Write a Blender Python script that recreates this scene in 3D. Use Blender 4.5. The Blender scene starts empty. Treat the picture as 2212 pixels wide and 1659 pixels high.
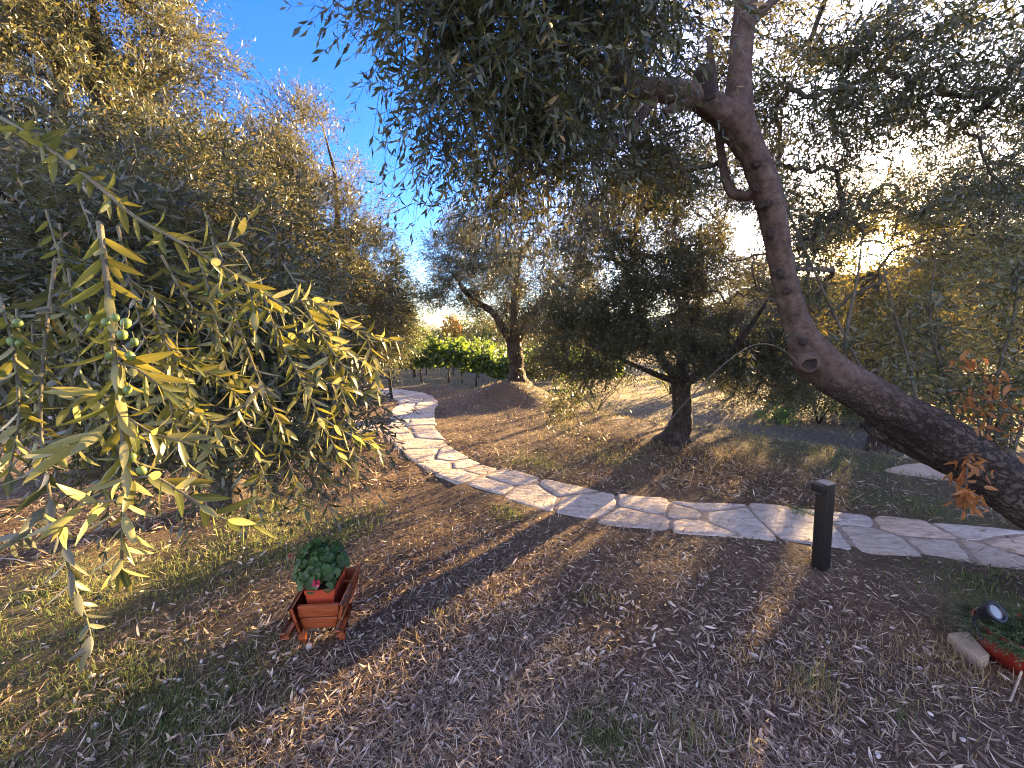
import bpy, bmesh, math, random
import numpy as np
from mathutils import Vector

random.seed(7)
RNG = np.random.default_rng(11)
scene = bpy.context.scene
COL = scene.collection
R = math.radians

# ------------------------------------------------------------------ camera
CAM = np.array([0.0, 0.0, 1.55]); PITCH = R(7.1)
cam_d = bpy.data.cameras.new("camera"); cam = bpy.data.objects.new("camera", cam_d); COL.objects.link(cam)
cam.location = CAM; cam.rotation_euler = (R(90) - PITCH, 0, 0)
cam_d.sensor_width = 36; cam_d.lens = 36 * 832 / 2212; cam_d.clip_start = 0.05; cam_d.clip_end = 20000
scene.camera = cam

# ------------------------------------------------------------------ sky, sun, exposure
SUN_AZ, SUN_EL = R(42.2), R(8.5)
S = np.array([math.sin(SUN_AZ) * math.cos(SUN_EL), math.cos(SUN_AZ) * math.cos(SUN_EL), math.sin(SUN_EL)])
world = bpy.data.worlds.new("World"); scene.world = world; world.use_nodes = True
wn, wl = world.node_tree.nodes, world.node_tree.links
wn.clear()
sky = wn.new("ShaderNodeTexSky"); sky.sky_type = 'NISHITA'; sky.sun_disc = False
sky.sun_elevation = SUN_EL; sky.sun_rotation = SUN_AZ
sky.air_density = 1.0; sky.dust_density = 0.35; sky.ozone_density = 4.0; sky.altitude = 0
hs = wn.new("ShaderNodeHueSaturation"); hs.inputs['Saturation'].default_value = 1.35; hs.inputs['Value'].default_value = .38; hs.inputs['Hue'].default_value = .52
wl.new(sky.outputs[0], hs.inputs['Color'])
tc = wn.new("ShaderNodeTexCoord")
nv = wn.new("ShaderNodeVectorMath"); nv.operation = 'NORMALIZE'; wl.new(tc.outputs['Generated'], nv.inputs[0])
dt = wn.new("ShaderNodeVectorMath"); dt.operation = 'DOT_PRODUCT'; wl.new(nv.outputs[0], dt.inputs[0]); dt.inputs[1].default_value = S
mx = wn.new("ShaderNodeMath"); mx.operation = 'MAXIMUM'; wl.new(dt.outputs['Value'], mx.inputs[0]); mx.inputs[1].default_value = 0.0
acc = None
for power, strength, colr in ((3500, 120.0, (1, .80, .42)), (170, 42.0, (1, .56, .18)), (11, 4.0, (1, .85, .66))):   # the sun's aureole in the air
    p = wn.new("ShaderNodeMath"); p.operation = 'POWER'; wl.new(mx.outputs[0], p.inputs[0]); p.inputs[1].default_value = power
    m = wn.new("ShaderNodeVectorMath"); m.operation = 'SCALE'; m.inputs[0].default_value = [c * strength for c in colr]
    wl.new(p.outputs[0], m.inputs['Scale'])
    if acc is None: acc = m
    else:
        a = wn.new("ShaderNodeVectorMath"); a.operation = 'ADD'; wl.new(acc.outputs[0], a.inputs[0]); wl.new(m.outputs[0], a.inputs[1]); acc = a
sz = wn.new("ShaderNodeSeparateXYZ"); wl.new(nv.outputs[0], sz.inputs[0])            # pale rosy band low in the evening sky
bz = wn.new("ShaderNodeMath"); bz.operation = 'ABSOLUTE'; wl.new(sz.outputs[2], bz.inputs[0])
bi = wn.new("ShaderNodeMath"); bi.operation = 'SUBTRACT'; bi.inputs[0].default_value = 1.0; wl.new(bz.outputs[0], bi.inputs[1])
bp_ = wn.new("ShaderNodeMath"); bp_.operation = 'POWER'; wl.new(bi.outputs[0], bp_.inputs[0]); bp_.inputs[1].default_value = 9.0
bm_ = wn.new("ShaderNodeVectorMath"); bm_.operation = 'SCALE'; bm_.inputs[0].default_value = (1.1, .88, .72); wl.new(bp_.outputs[0], bm_.inputs['Scale'])
a2 = wn.new("ShaderNodeVectorMath"); a2.operation = 'ADD'; wl.new(acc.outputs[0], a2.inputs[0]); wl.new(bm_.outputs[0], a2.inputs[1]); acc = a2
ms_ = wn.new("ShaderNodeMapRange"); ms_.interpolation_type = 'SMOOTHSTEP'; wl.new(dt.outputs['Value'], ms_.inputs[0])   # warm glow added out of view, opposite the sun, as fill light
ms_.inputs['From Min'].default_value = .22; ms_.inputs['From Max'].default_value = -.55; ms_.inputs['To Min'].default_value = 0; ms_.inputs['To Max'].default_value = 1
fill_ = wn.new("ShaderNodeVectorMath"); fill_.operation = 'SCALE'; fill_.inputs[0].default_value = (.92, .71, .50); wl.new(ms_.outputs[0], fill_.inputs['Scale'])
a3 = wn.new("ShaderNodeVectorMath"); a3.operation = 'ADD'; wl.new(acc.outputs[0], a3.inputs[0]); wl.new(fill_.outputs[0], a3.inputs[1]); acc = a3
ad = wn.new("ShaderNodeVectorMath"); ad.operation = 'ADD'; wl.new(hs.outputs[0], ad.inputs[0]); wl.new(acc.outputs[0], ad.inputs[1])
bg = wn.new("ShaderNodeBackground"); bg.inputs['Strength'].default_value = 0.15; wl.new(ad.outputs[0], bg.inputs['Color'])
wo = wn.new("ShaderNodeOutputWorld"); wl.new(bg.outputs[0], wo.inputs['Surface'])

sun_d = bpy.data.lights.new("sun", 'SUN'); sun_d.energy = 5.0; sun_d.angle = R(0.5); sun_d.color = (1.0, 0.65, 0.29)
sun = bpy.data.objects.new("sun", sun_d); COL.objects.link(sun)
sun.rotation_euler = Vector(S).to_track_quat('Z', 'Y').to_euler()

scene.view_settings.view_transform = 'Standard'; scene.view_settings.look = 'None'
scene.view_settings.gamma = 1.0; scene.view_settings.exposure = 3.8
cy = scene.cycles
cy.max_bounces = 6; cy.diffuse_bounces = 3; cy.glossy_bounces = 2; cy.transmission_bounces = 4; cy.transparent_max_bounces = 4; cy.volume_bounces = 0
cy.sample_clamp_indirect = 6.0; cy.caustics_reflective = False; cy.caustics_refractive = False
cy.use_denoising = True; cy.use_adaptive_sampling = False; cy.filter_width = 1.1
try: cy.denoiser = 'OPENIMAGEDENOISE'
except Exception: pass
try: cy.denoising_prefilter = 'NONE'
except Exception: pass

# ------------------------------------------------------------------ places: picture coordinates (2212 wide) to points in the world
CP, SP = math.cos(PITCH), math.sin(PITCH)
def ray(px, py):
    x = (px - 1106) / 832.0; v = (829.5 - py) / 832.0
    return np.array([x, CP + v * SP, -SP + v * CP])
def P(px, py, y):
    d = ray(px, py); return CAM + d * (y / d[1])

def smooth(e0, e1, x):
    t = np.clip((x - e0) / (e1 - e0), 0, 1); return t * t * (3 - 2 * t)
def H(x, y):
    x = np.asarray(x, float); y = np.asarray(y, float)
    near = np.exp(-((x ** 2 + y ** 2) / 40.0 ** 2))
    h = (0.022 * np.sin(1.3 * x + 0.5) * np.sin(0.9 * y + .3) + 0.012 * np.sin(2.7 * x - 1.1 * y) + 0.008 * np.sin(5.1 * x + 4.3 * y)) * near
    dx, dy = x - 0.2, y - 9.7
    h = h + 0.50 * np.exp(-((dx ** 2) / 1.3 + (dy ** 2) / 1.5))
    h = h + 0.10 * np.exp(-(((x - 2.3) ** 2 + (y - 5.35) ** 2) / 0.8))
    s = (x - 0.9) * .664 + (y - 8.1) * .747
    h = h - 0.42 * smooth(0.0, 2.2, s) * smooth(-2.5, 0.5, x)
    h = h + np.where(np.hypot(x, y) > 60, 0.15 * np.sin(x * .02) * np.sin(y * .017), 0)
    return h
def G(px, py):
    d = ray(px, py); t = CAM[2] / -d[2]
    for _ in range(12):
        p = CAM + d * t; t += (p[2] - float(H(p[0], p[1]))) / -d[2] * 0.8
    return CAM + d * t

# ------------------------------------------------------------------ mesh helpers
def unit(v):
    v = np.asarray(v, float); return v / np.maximum(np.linalg.norm(v, axis=-1, keepdims=True), 1e-9)
class MB:
    """collects vertices and quads / triangles / polygons, then links them as one mesh object"""
    def __init__(self): self.v = []; self.f = []; self.m = []; self.uv = []; self.n = 0
    def add(self, v, faces, mat=0, uv=None):
        """v (n,3); faces (k,3) or (k,4) array; uv (n,2) per vertex"""
        v = np.asarray(v, float).reshape(-1, 3); faces = np.asarray(faces, np.int64)
        self.v.append(v); self.f.append(faces + self.n); self.m.append(np.full(len(faces), mat, np.int32))
        self.uv.append(np.zeros((len(v), 2)) if uv is None else np.asarray(uv, float)); self.n += len(v)
    def build(self, name, mats, parent=None, smooth_shade=True):
        me = bpy.data.meshes.new(name)
        V = np.concatenate(self.v); UV = np.concatenate(self.uv)
        loops = np.concatenate([f.ravel() for f in self.f])
        tot = np.concatenate([np.full(len(f), f.shape[1], np.int32) for f in self.f])
        st = np.concatenate([[0], np.cumsum(tot)[:-1]]).astype(np.int32)
        me.vertices.add(len(V)); me.vertices.foreach_set('co', V.astype(np.float32).ravel())
        me.loops.add(len(loops)); me.loops.foreach_set('vertex_index', loops.astype(np.int32))
        me.polygons.add(len(tot)); me.polygons.foreach_set('loop_start', st); me.polygons.foreach_set('loop_total', tot)
        me.polygons.foreach_set('material_index', np.concatenate(self.m))
        me.polygons.foreach_set('use_smooth', np.full(len(tot), smooth_shade))
        uvl = me.uv_layers.new(name='UVMap'); uvl.data.foreach_set('uv', UV[loops].astype(np.float32).ravel())
        for m in (mats if isinstance(mats, (list, tuple)) else [mats]): me.materials.append(m)
        me.update(calc_edges=True); me.validate()
        o = bpy.data.objects.new(name, me); COL.objects.link(o)
        if parent is not None: o.parent = parent; o.matrix_parent_inverse = parent.matrix_world.inverted()
        return o
def tag(o, label=None, cat=None, group=None, kind=None):
    if label: o['label'] = label
    if cat: o['category'] = cat
    if group: o['group'] = group
    if kind: o['kind'] = kind
    return o
def thing(name, loc, label, cat, group=None):
    o = bpy.data.objects.new(name, None); COL.objects.link(o); o.location = loc; o.empty_display_size = .1
    bpy.context.view_layer.update()
    return tag(o, label, cat, group)

def spline(pts, n):
    """Catmull-Rom through points (k,d) -> (n,d)"""
    p = np.asarray(pts, float); k = len(p)
    if k == 2:
        t = np.linspace(0, 1, n)[:, None]; return p[0] * (1 - t) + p[1] * t
    e = np.vstack([2 * p[0] - p[1], p, 2 * p[-1] - p[-2]])
    u = np.linspace(0, k - 1 - 1e-9, n); i = u.astype(int); t = (u - i)[:, None]
    a, b, c, d = e[i], e[i + 1], e[i + 2], e[i + 3]
    return .5 * ((2 * b) + (c - a) * t + (2 * a - 5 * b + 4 * c - d) * t ** 2 + (3 * b - a - 3 * c + d) * t ** 3)
def frames(c):
    t = unit(np.gradient(c, axis=0)); n = np.zeros_like(c)
    a = np.array([0, 0, 1.0]) if abs(t[0][2]) < .9 else np.array([1.0, 0, 0])
    n[0] = unit(a - t[0] * (a @ t[0]))
    for i in range(1, len(c)): n[i] = unit(n[i - 1] - t[i] * (n[i - 1] @ t[i]))
    return t, n, np.cross(t, n)
def vnoise(p, seed=0):
    """cheap smooth 3-d noise -1..1 (sum of sines), p (...,3)"""
    r = np.random.default_rng(seed); o = np.zeros(p.shape[:-1])
    for k in range(6):
        w = r.normal(size=3) * (1 + k * .55); o = o + np.sin(p @ w + r.uniform(0, 6.28)) / (1 + k * .4)
    return o / 2.6
def tube(mb, pts, radii, sides=8, seg=None, rough=0.0, freq=8.0, mat=0, caps=True, seed=0, flute=0.0):
    """a tapering tube along a spline; radii per control point"""
    pts = np.asarray(pts, float); k = len(pts)
    seg = seg or max(3, k * 3)
    q = spline(np.column_stack([pts, np.asarray(radii, float)]), seg)
    c, r = q[:, :3], np.maximum(q[:, 3], 1e-4)
    t, n, b = frames(c)
    a = np.linspace(0, 2 * np.pi, sides, endpoint=False)
    d = n[:, None, :] * np.cos(a)[None, :, None] + b[:, None, :] * np.sin(a)[None, :, None]
    rr = np.repeat(r[:, None], sides, 1)
    if rough or flute:
        base = c[:, None, :] + d * r[:, None, None]
        rr = rr * (1 + rough * vnoise(base * freq, seed) + rough * .6 * vnoise(base * freq * 2.7, seed + 1))
        if flute: rr = rr * (1 + flute * np.sin(a * 3 + 2.0 * np.arange(seg)[:, None] / seg + seed)[...] + flute * .6 * np.sin(a * 7 + seed))
    v = c[:, None, :] + d * rr[..., None]
    L = np.concatenate([[0], np.cumsum(np.linalg.norm(np.diff(c, axis=0), axis=1))])
    uv = np.stack([np.broadcast_to(np.abs(a / np.pi - 1) * np.pi * r.mean(), (seg, sides)), np.repeat(L[:, None], sides, 1)], -1)
    i = np.arange(seg - 1)[:, None] * sides; j = np.arange(sides)[None, :]; j2 = (j + 1) % sides
    f = np.stack([i + j, i + j2, i + sides + j2, i + sides + j], -1).reshape(-1, 4)
    v = v.reshape(-1, 3); uv = uv.reshape(-1, 2)
    mb.add(v, f, mat, uv)
    if caps:
        for end, row in ((0, 0), (1, seg - 1)):
            vv = np.vstack([v[row * sides:(row + 1) * sides], c[row] + t[row] * r[row] * (.25 if end else -.25)])
            ff = np.array([[x, (x + 1) % sides, sides] if end else [(x + 1) % sides, x, sides] for x in range(sides)])
            mb.add(vv, ff, mat, np.vstack([uv[row * sides:(row + 1) * sides], uv[row * sides]]))
    return c
def box(mb, c, ax, ay, az, mat=0, bevel=0.0):
    """box about centre c with half-axis vectors"""
    c, ax, ay, az = (np.asarray(q, float) for q in (c, ax, ay, az))
    if bevel <= 0:
        v = [c + sx * ax + sy * ay + sz * az for sx in (-1, 1) for sy in (-1, 1) for sz in (-1, 1)]
        mb.add(v, [[0, 1, 3, 2], [4, 6, 7, 5], [0, 4, 5, 1], [2, 3, 7, 6], [0, 2, 6, 4], [1, 5, 7, 3]], mat); return
    bm = bmesh.new(); bmesh.ops.create_cube(bm, size=2)
    for q in bm.verts: q.co = Vector(ax * q.co.x + ay * q.co.y + az * q.co.z + c)
    bmesh.ops.bevel(bm, geom=bm.edges[:], offset=bevel, segments=2, affect='EDGES', profile=.6)
    bmesh.ops.recalc_face_normals(bm, faces=bm.faces[:])
    add_bm(mb, bm, mat)
def add_bm(mb, bm, mat=0):
    bm.verts.index_update(); V = np.array([q.co[:] for q in bm.verts])
    first = True
    tri = [[q.index for q in f.verts] for f in bm.faces if len(f.verts) == 3]
    quad = [[q.index for q in f.verts] for f in bm.faces if len(f.verts) == 4]
    for f in bm.faces:
        if len(f.verts) > 4:
            ix = [q.index for q in f.verts]; tri += [[ix[0], ix[k], ix[k + 1]] for k in range(1, len(ix) - 1)]
    base = mb.n
    mb.v.append(V); mb.uv.append(np.zeros((len(V), 2))); mb.n += len(V)
    for fs in (tri, quad):
        if fs: mb.f.append(np.array(fs, np.int64) + base); mb.m.append(np.full(len(fs), mat, np.int32))
    bm.free()
def lathe(mb, prof, centre, mat=0, sides=40, squash=None):
    """prof list of (r,z)"""
    a = np.linspace(0, 2 * np.pi, sides, endpoint=False); p = np.asarray(prof, float)
    v = np.stack([p[:, None, 0] * np.cos(a), p[:, None, 0] * np.sin(a), np.repeat(p[:, 1:2], sides, 1)], -1) + np.asarray(centre)
    k = len(p); i = np.arange(k - 1)[:, None] * sides; j = np.arange(sides)[None, :]; j2 = (j + 1) % sides
    mb.add(v.reshape(-1, 3), np.stack([i + j, i + j2, i + sides + j2, i + sides + j], -1).reshape(-1, 4), mat)

# leaf outlines: (across, along, fold weight)
def leaf_shape(nseg, wide=0.42):
    t = np.linspace(0, 1, nseg + 1); w = np.sin(np.pi * t ** (0.80)) ** 0.85 * .5; w[0] = .04; w[-1] = 0.0
    return t, w
def leaves(mb, pos, d, nrm, L, W, nseg=2, bend=0.0, fold=0.25, mat=0, shape=None):
    """many leaves as one batch: two columns of nseg quads with a folded midrib"""
    pos = np.asarray(pos, float); N = len(pos)
    if N == 0: return
    d = unit(d); nrm = unit(nrm - d * np.sum(nrm * d, -1, keepdims=True)); sd = np.cross(d, nrm)
    if nseg == 1 and shape is None:                         # far leaves: one folded diamond each
        L = np.broadcast_to(L, (N,))[:, None]; W = np.broadcast_to(W, (N,))[:, None]; bn = np.broadcast_to(bend, (N,))[:, None]
        m = pos + d * L * .52 - nrm * bn * .27 * L + nrm * W * fold * .5
        V = np.stack([pos, m + sd * W * .5, pos + d * L - nrm * bn * L, m - sd * W * .5], 1)
        mb.add(V.reshape(-1, 3), (np.arange(N) * 4)[:, None] + np.array([[0, 1, 2, 3]]), mat); return
    t, w = leaf_shape(nseg) if shape is None else shape
    nseg = len(t) - 1
    L = np.broadcast_to(L, (N,)); W = np.broadcast_to(W, (N,)); bend = np.broadcast_to(bend, (N,))
    cols = []
    for sgn in (-1, 0, 1):
        x = w * sgn
        z = -bend[:, None] * t[None, :] ** 2 * L[:, None] + (fold * np.abs(x))[None, :] * W[:, None]
        cols.append(pos[:, None, :] + d[:, None, :] * (t[None, :] * L[:, None])[..., None] + sd[:, None, :] * (x[None, :] * W[:, None])[..., None] + nrm[:, None, :] * z[..., None])
    V = np.stack(cols, 2)                                   # N, nseg+1, 3, 3
    m = (nseg + 1) * 3
    base = (np.arange(N) * m)[:, None]; fs = []
    for k in range(nseg):
        for c in (0, 1):
            a = k * 3 + c; fs.append([a, a + 1, a + 4, a + 3])
    F = (base[:, :, None] + np.array(fs)[None]).reshape(-1, 4)
    uv = np.stack([np.broadcast_to(np.array([0, .5, 1.0]), (nseg + 1, 3)), np.repeat(t[:, None], 3, 1)], -1).reshape(-1, 2)
    mb.add(V.reshape(-1, 3), F, mat, np.tile(uv, (N, 1)))
def sprays(mb, O, D, Ls, pairs, leaf_len, leaf_w, rng, droop=0.25, nseg=2, keep=.9, twig_r=.0016, leaf_mat=0, twig_mat=1, spread=50, up=0.35, bend=.15, twig=True, gap=0.0):
    """olive twigs: a curved stem with opposite leaf pairs; O,D (N,3), Ls (N,)"""
    N = len(O)
    if N == 0: return
    D = unit(D); Ls = np.broadcast_to(Ls, (N,)); rv = rng.normal(size=(N, 3))
    A = unit(rv - D * np.sum(rv * D, -1, keepdims=True)); B = np.cross(D, A)
    curv = rng.normal(size=(N, 1)) * .18
    def pt(t): return O + Ls[:, None] * (D * t + A * curv * t * t + np.array([0, 0, -1.0]) * droop * t * t)
    def tan(t): return unit(D + 2 * A * curv * t + np.array([0, 0, -1.0]) * 2 * droop * t)
    al = R(spread); ps, ds, ns, ll = [], [], [], []
    for k in range(pairs):
        t = (k + .6) / pairs; T = tan(t); p = pt(t)
        s0 = A if k % 2 == 0 else B
        s0 = unit(s0 - T * np.sum(s0 * T, -1, keepdims=True))
        for sg in (1, -1):
            a = al * rng.uniform(.65, 1.2, (N, 1)) * (1.15 - .45 * t)
            dd = T * np.cos(a) + s0 * sg * np.sin(a) + rng.normal(size=(N, 3)) * .13
            nn = T * np.sin(a) - s0 * sg * np.cos(a) + np.array([0, 0, up]) + rng.normal(size=(N, 3)) * .25
            m = rng.random(N) < keep
            ps.append(p[m]); ds.append(dd[m]); ns.append(nn[m]); ll.append((rng.uniform(.7, 1.15, N) * (1.0 - .45 * t ** 3))[m])
    ps.append(pt(1.0)); ds.append(tan(1.0) + rng.normal(size=(N, 3)) * .1); ns.append(A + rng.normal(size=(N, 3)) * .3); ll.append(rng.uniform(.5, .8, N))
    ps, ds, ns, ll = (np.concatenate(q) for q in (ps, ds, ns, ll))
    if gap > 0:
        kp = gap_keep(ps, rng, gap); ps, ds, ns, ll = ps[kp], ds[kp], ns[kp], ll[kp]
    leaves(mb, ps, ds, ns, ll * leaf_len, ll ** .6 * leaf_w * rng.uniform(.8, 1.2, len(ll)), nseg, bend=rng.normal(bend, .12, len(ll)), mat=leaf_mat)
    if twig:
        ts = np.linspace(0, 1, 4); C = np.stack([pt(t) for t in ts], 1)
        a = np.array([0, 2.1, 4.2]); ring = A[:, None, None, :] * np.cos(a)[None, None, :, None] + B[:, None, None, :] * np.sin(a)[None, None, :, None]
        r = twig_r * np.linspace(1.2, .5, 4)
        V = C[:, :, None, :] + ring * r[None, :, None, None]
        fs = [[k * 3 + j, k * 3 + (j + 1) % 3, k * 3 + 3 + (j + 1) % 3, k * 3 + 3 + j] for k in range(3) for j in range(3)]
        F = ((np.arange(N) * 12)[:, None, None] + np.array(fs)[None]).reshape(-1, 4)
        mb.add(V.reshape(-1, 3), F, twig_mat)

# ------------------------------------------------------------------ materials
def mat(name):
    m = bpy.data.materials.new(name); m.use_nodes = True; n = m.node_tree.nodes; n.clear()
    return m, n, m.node_tree.links
def ramp(n, stops):
    r = n.new("ShaderNodeValToRGB"); e = r.color_ramp.elements
    while len(e) < len(stops): e.new(.5)
    for q, (p, c) in zip(e, stops): q.position = p; q.color = (*c, 1)
    return r
def noise(n, l, scale, detail=4, rough=.55, vec=None, out='Fac'):
    t = n.new("ShaderNodeTexNoise"); t.inputs['Scale'].default_value = scale; t.inputs['Detail'].default_value = detail; t.inputs['Roughness'].default_value = rough
    if vec is not None: l.new(vec, t.inputs['Vector'])
    return t
def mixc(n, l, f, a, b, mode='MIX'):
    m = n.new("ShaderNodeMix"); m.data_type = 'RGBA'; m.blend_type = mode
    for sock, val in ((m.inputs[0], f), (m.inputs[6], a), (m.inputs[7], b)):
        if hasattr(val, 'is_linked') or hasattr(val, 'links'): l.new(val, sock)
        else: sock.default_value = val if isinstance(val, (int, float)) else (*val, 1)
    return m.outputs[2]
def leaf_material(name, tops, under, trans, tfac=.3, rough=.42, midrib=False):
    m, n, l = mat(name)
    g = n.new("ShaderNodeNewGeometry")
    rt = ramp(n, tops); l.new(g.outputs['Random Per Island'], rt.inputs[0])
    top = rt.outputs[0]
    ru = ramp(n, [(0, [c * .75 for c in under]), (1, [min(1, c * 1.2) for c in under])]); l.new(g.outputs['Random Per Island'], ru.inputs[0])
    if midrib:
        uv = n.new("ShaderNodeUVMap"); sx = n.new("ShaderNodeSeparateXYZ"); l.new(uv.outputs[0], sx.inputs[0])
        a = n.new("ShaderNodeMath"); a.operation = 'SUBTRACT'; l.new(sx.outputs[0], a.inputs[0]); a.inputs[1].default_value = .5
        b = n.new("ShaderNodeMath"); b.operation = 'ABSOLUTE'; l.new(a.outputs[0], b.inputs[0])
        c = n.new("ShaderNodeMath"); c.operation = 'LESS_THAN'; l.new(b.outputs[0], c.inputs[0]); c.inputs[1].default_value = .05
        nz = noise(n, l, 60); w2 = mixc(n, l, nz.outputs[0], top, (.06, .075, .03)); 
        top = mixc(n, l, c.outputs[0], w2, (.16, .18, .07))
    col = mixc(n, l, g.outputs['Backfacing'], top, ru.outputs[0])
    pb = n.new("ShaderNodeBsdfPrincipled"); l.new(col, pb.inputs['Base Color']); pb.inputs['Roughness'].default_value = rough
    pb.inputs['Specular IOR Level'].default_value = .45
    tr = n.new("ShaderNodeBsdfTranslucent")
    tcol = mixc(n, l, .35, trans, col); l.new(tcol, tr.inputs['Color'])
    ms = n.new("ShaderNodeMixShader"); ms.inputs[0].default_value = tfac; l.new(pb.outputs[0], ms.inputs[1]); l.new(tr.outputs[0], ms.inputs[2])
    o = n.new("ShaderNodeOutputMaterial"); l.new(ms.outputs[0], o.inputs['Surface'])
    return m
OL = [(0, (.016, .026, .012)), (.5, (.038, .052, .022)), (.93, (.075, .088, .038)), (.97, (.22, .17, .05)), (1, (.26, .14, .04))]
M = {}
M['olive'] = leaf_material('olive_leaf', OL, (.115, .125, .085), (.24, .22, .05), .26, .34)
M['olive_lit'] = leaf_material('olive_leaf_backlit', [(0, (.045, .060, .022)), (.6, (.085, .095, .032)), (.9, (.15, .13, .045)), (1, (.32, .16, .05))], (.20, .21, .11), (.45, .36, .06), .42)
M['olive_near'] = leaf_material('olive_leaf_near', [(0, (.028, .052, .014)), (.55, (.09, .118, .028)), (.9, (.17, .17, .045)), (1, (.28, .19, .06))], (.26, .26, .11), (.50, .44, .06), .34, .34, True)
M['vine'] = leaf_material('vine_leaf', [(0, (.018, .040, .011)), (.7, (.038, .075, .018)), (1, (.09, .11, .022))], (.07, .12, .045), (.22, .32, .03), .4, .5)
M['bush'] = leaf_material('bush_leaf', [(0, (.05, .075, .02)), (.7, (.10, .13, .03)), (1, (.22, .18, .05))], (.13, .16, .07), (.30, .30, .05), .38, .5)
M['darkbush'] = leaf_material('dark_leaf', [(0, (.022, .036, .016)), (1, (.055, .075, .03))], (.09, .11, .07), (.15, .16, .04), .25, .5)
M['fern'] = leaf_material('fern_leaf', [(0, (.04, .12, .03)), (1, (.08, .2, .04))], (.08, .18, .05), (.2, .4, .05), .4, .5)
M['autumn'] = leaf_material('autumn_leaf', [(0, (.20, .10, .025)), (1, (.32, .20, .04))], (.28, .18, .05), (.6, .32, .05), .45, .5)
M['dry'] = leaf_material('dry_leaf', [(0, (.22, .09, .03)), (1, (.40, .18, .06))], (.36, .18, .07), (.75, .26, .05), .5, .55)
M['grass'] = leaf_material('grass_blade', [(0, (.036, .085, .02)), (.6, (.075, .14, .03)), (.85, (.18, .18, .06)), (1, (.34, .28, .14))], (.10, .13, .05), (.25, .28, .05), .35, .6)
M['drygrass'] = leaf_material('dry_grass_blade', [(0, (.12, .10, .04)), (.6, (.24, .17, .075)), (1, (.36, .27, .13))], (.30, .24, .12), (.45, .33, .12), .35, .6)
M['fieldgrass'] = leaf_material('field_grass_blade', [(0, (.06, .075, .035)), (1, (.15, .15, .085))], (.11, .12, .06), (.2, .22, .08), .25, .65)
M['litter'] = leaf_material('litter_straw', [(0, (.060, .043, .031)), (.35, (.16, .118, .080)), (.65, (.32, .25, .175)), (.9, (.50, .42, .32)), (1, (.64, .57, .47))], (.20, .145, .10), (.35, .22, .10), .15, .65)
M['geranium'] = leaf_material('geranium_leaf', [(0, (.025, .065, .014)), (1, (.065, .13, .028))], (.07, .12, .05), (.12, .25, .05), .25, .5)
M['petal'] = leaf_material('petal', [(0, (.62, .04, .12)), (1, (.75, .14, .22))], (.7, .12, .2), (.8, .1, .2), .3, .5)
M['witheredpetal'] = leaf_material('withered_petal', [(0, (.35, .10, .08)), (1, (.45, .2, .15))], (.4, .18, .14), (.5, .2, .1), .3, .6)
M['rosemary'] = leaf_material('pot_plant_leaf', [(0, (.02, .045, .018)), (.6, (.05, .09, .03)), (1, (.12, .15, .05))], (.07, .10, .05), (.15, .22, .05), .25, .5)

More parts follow.
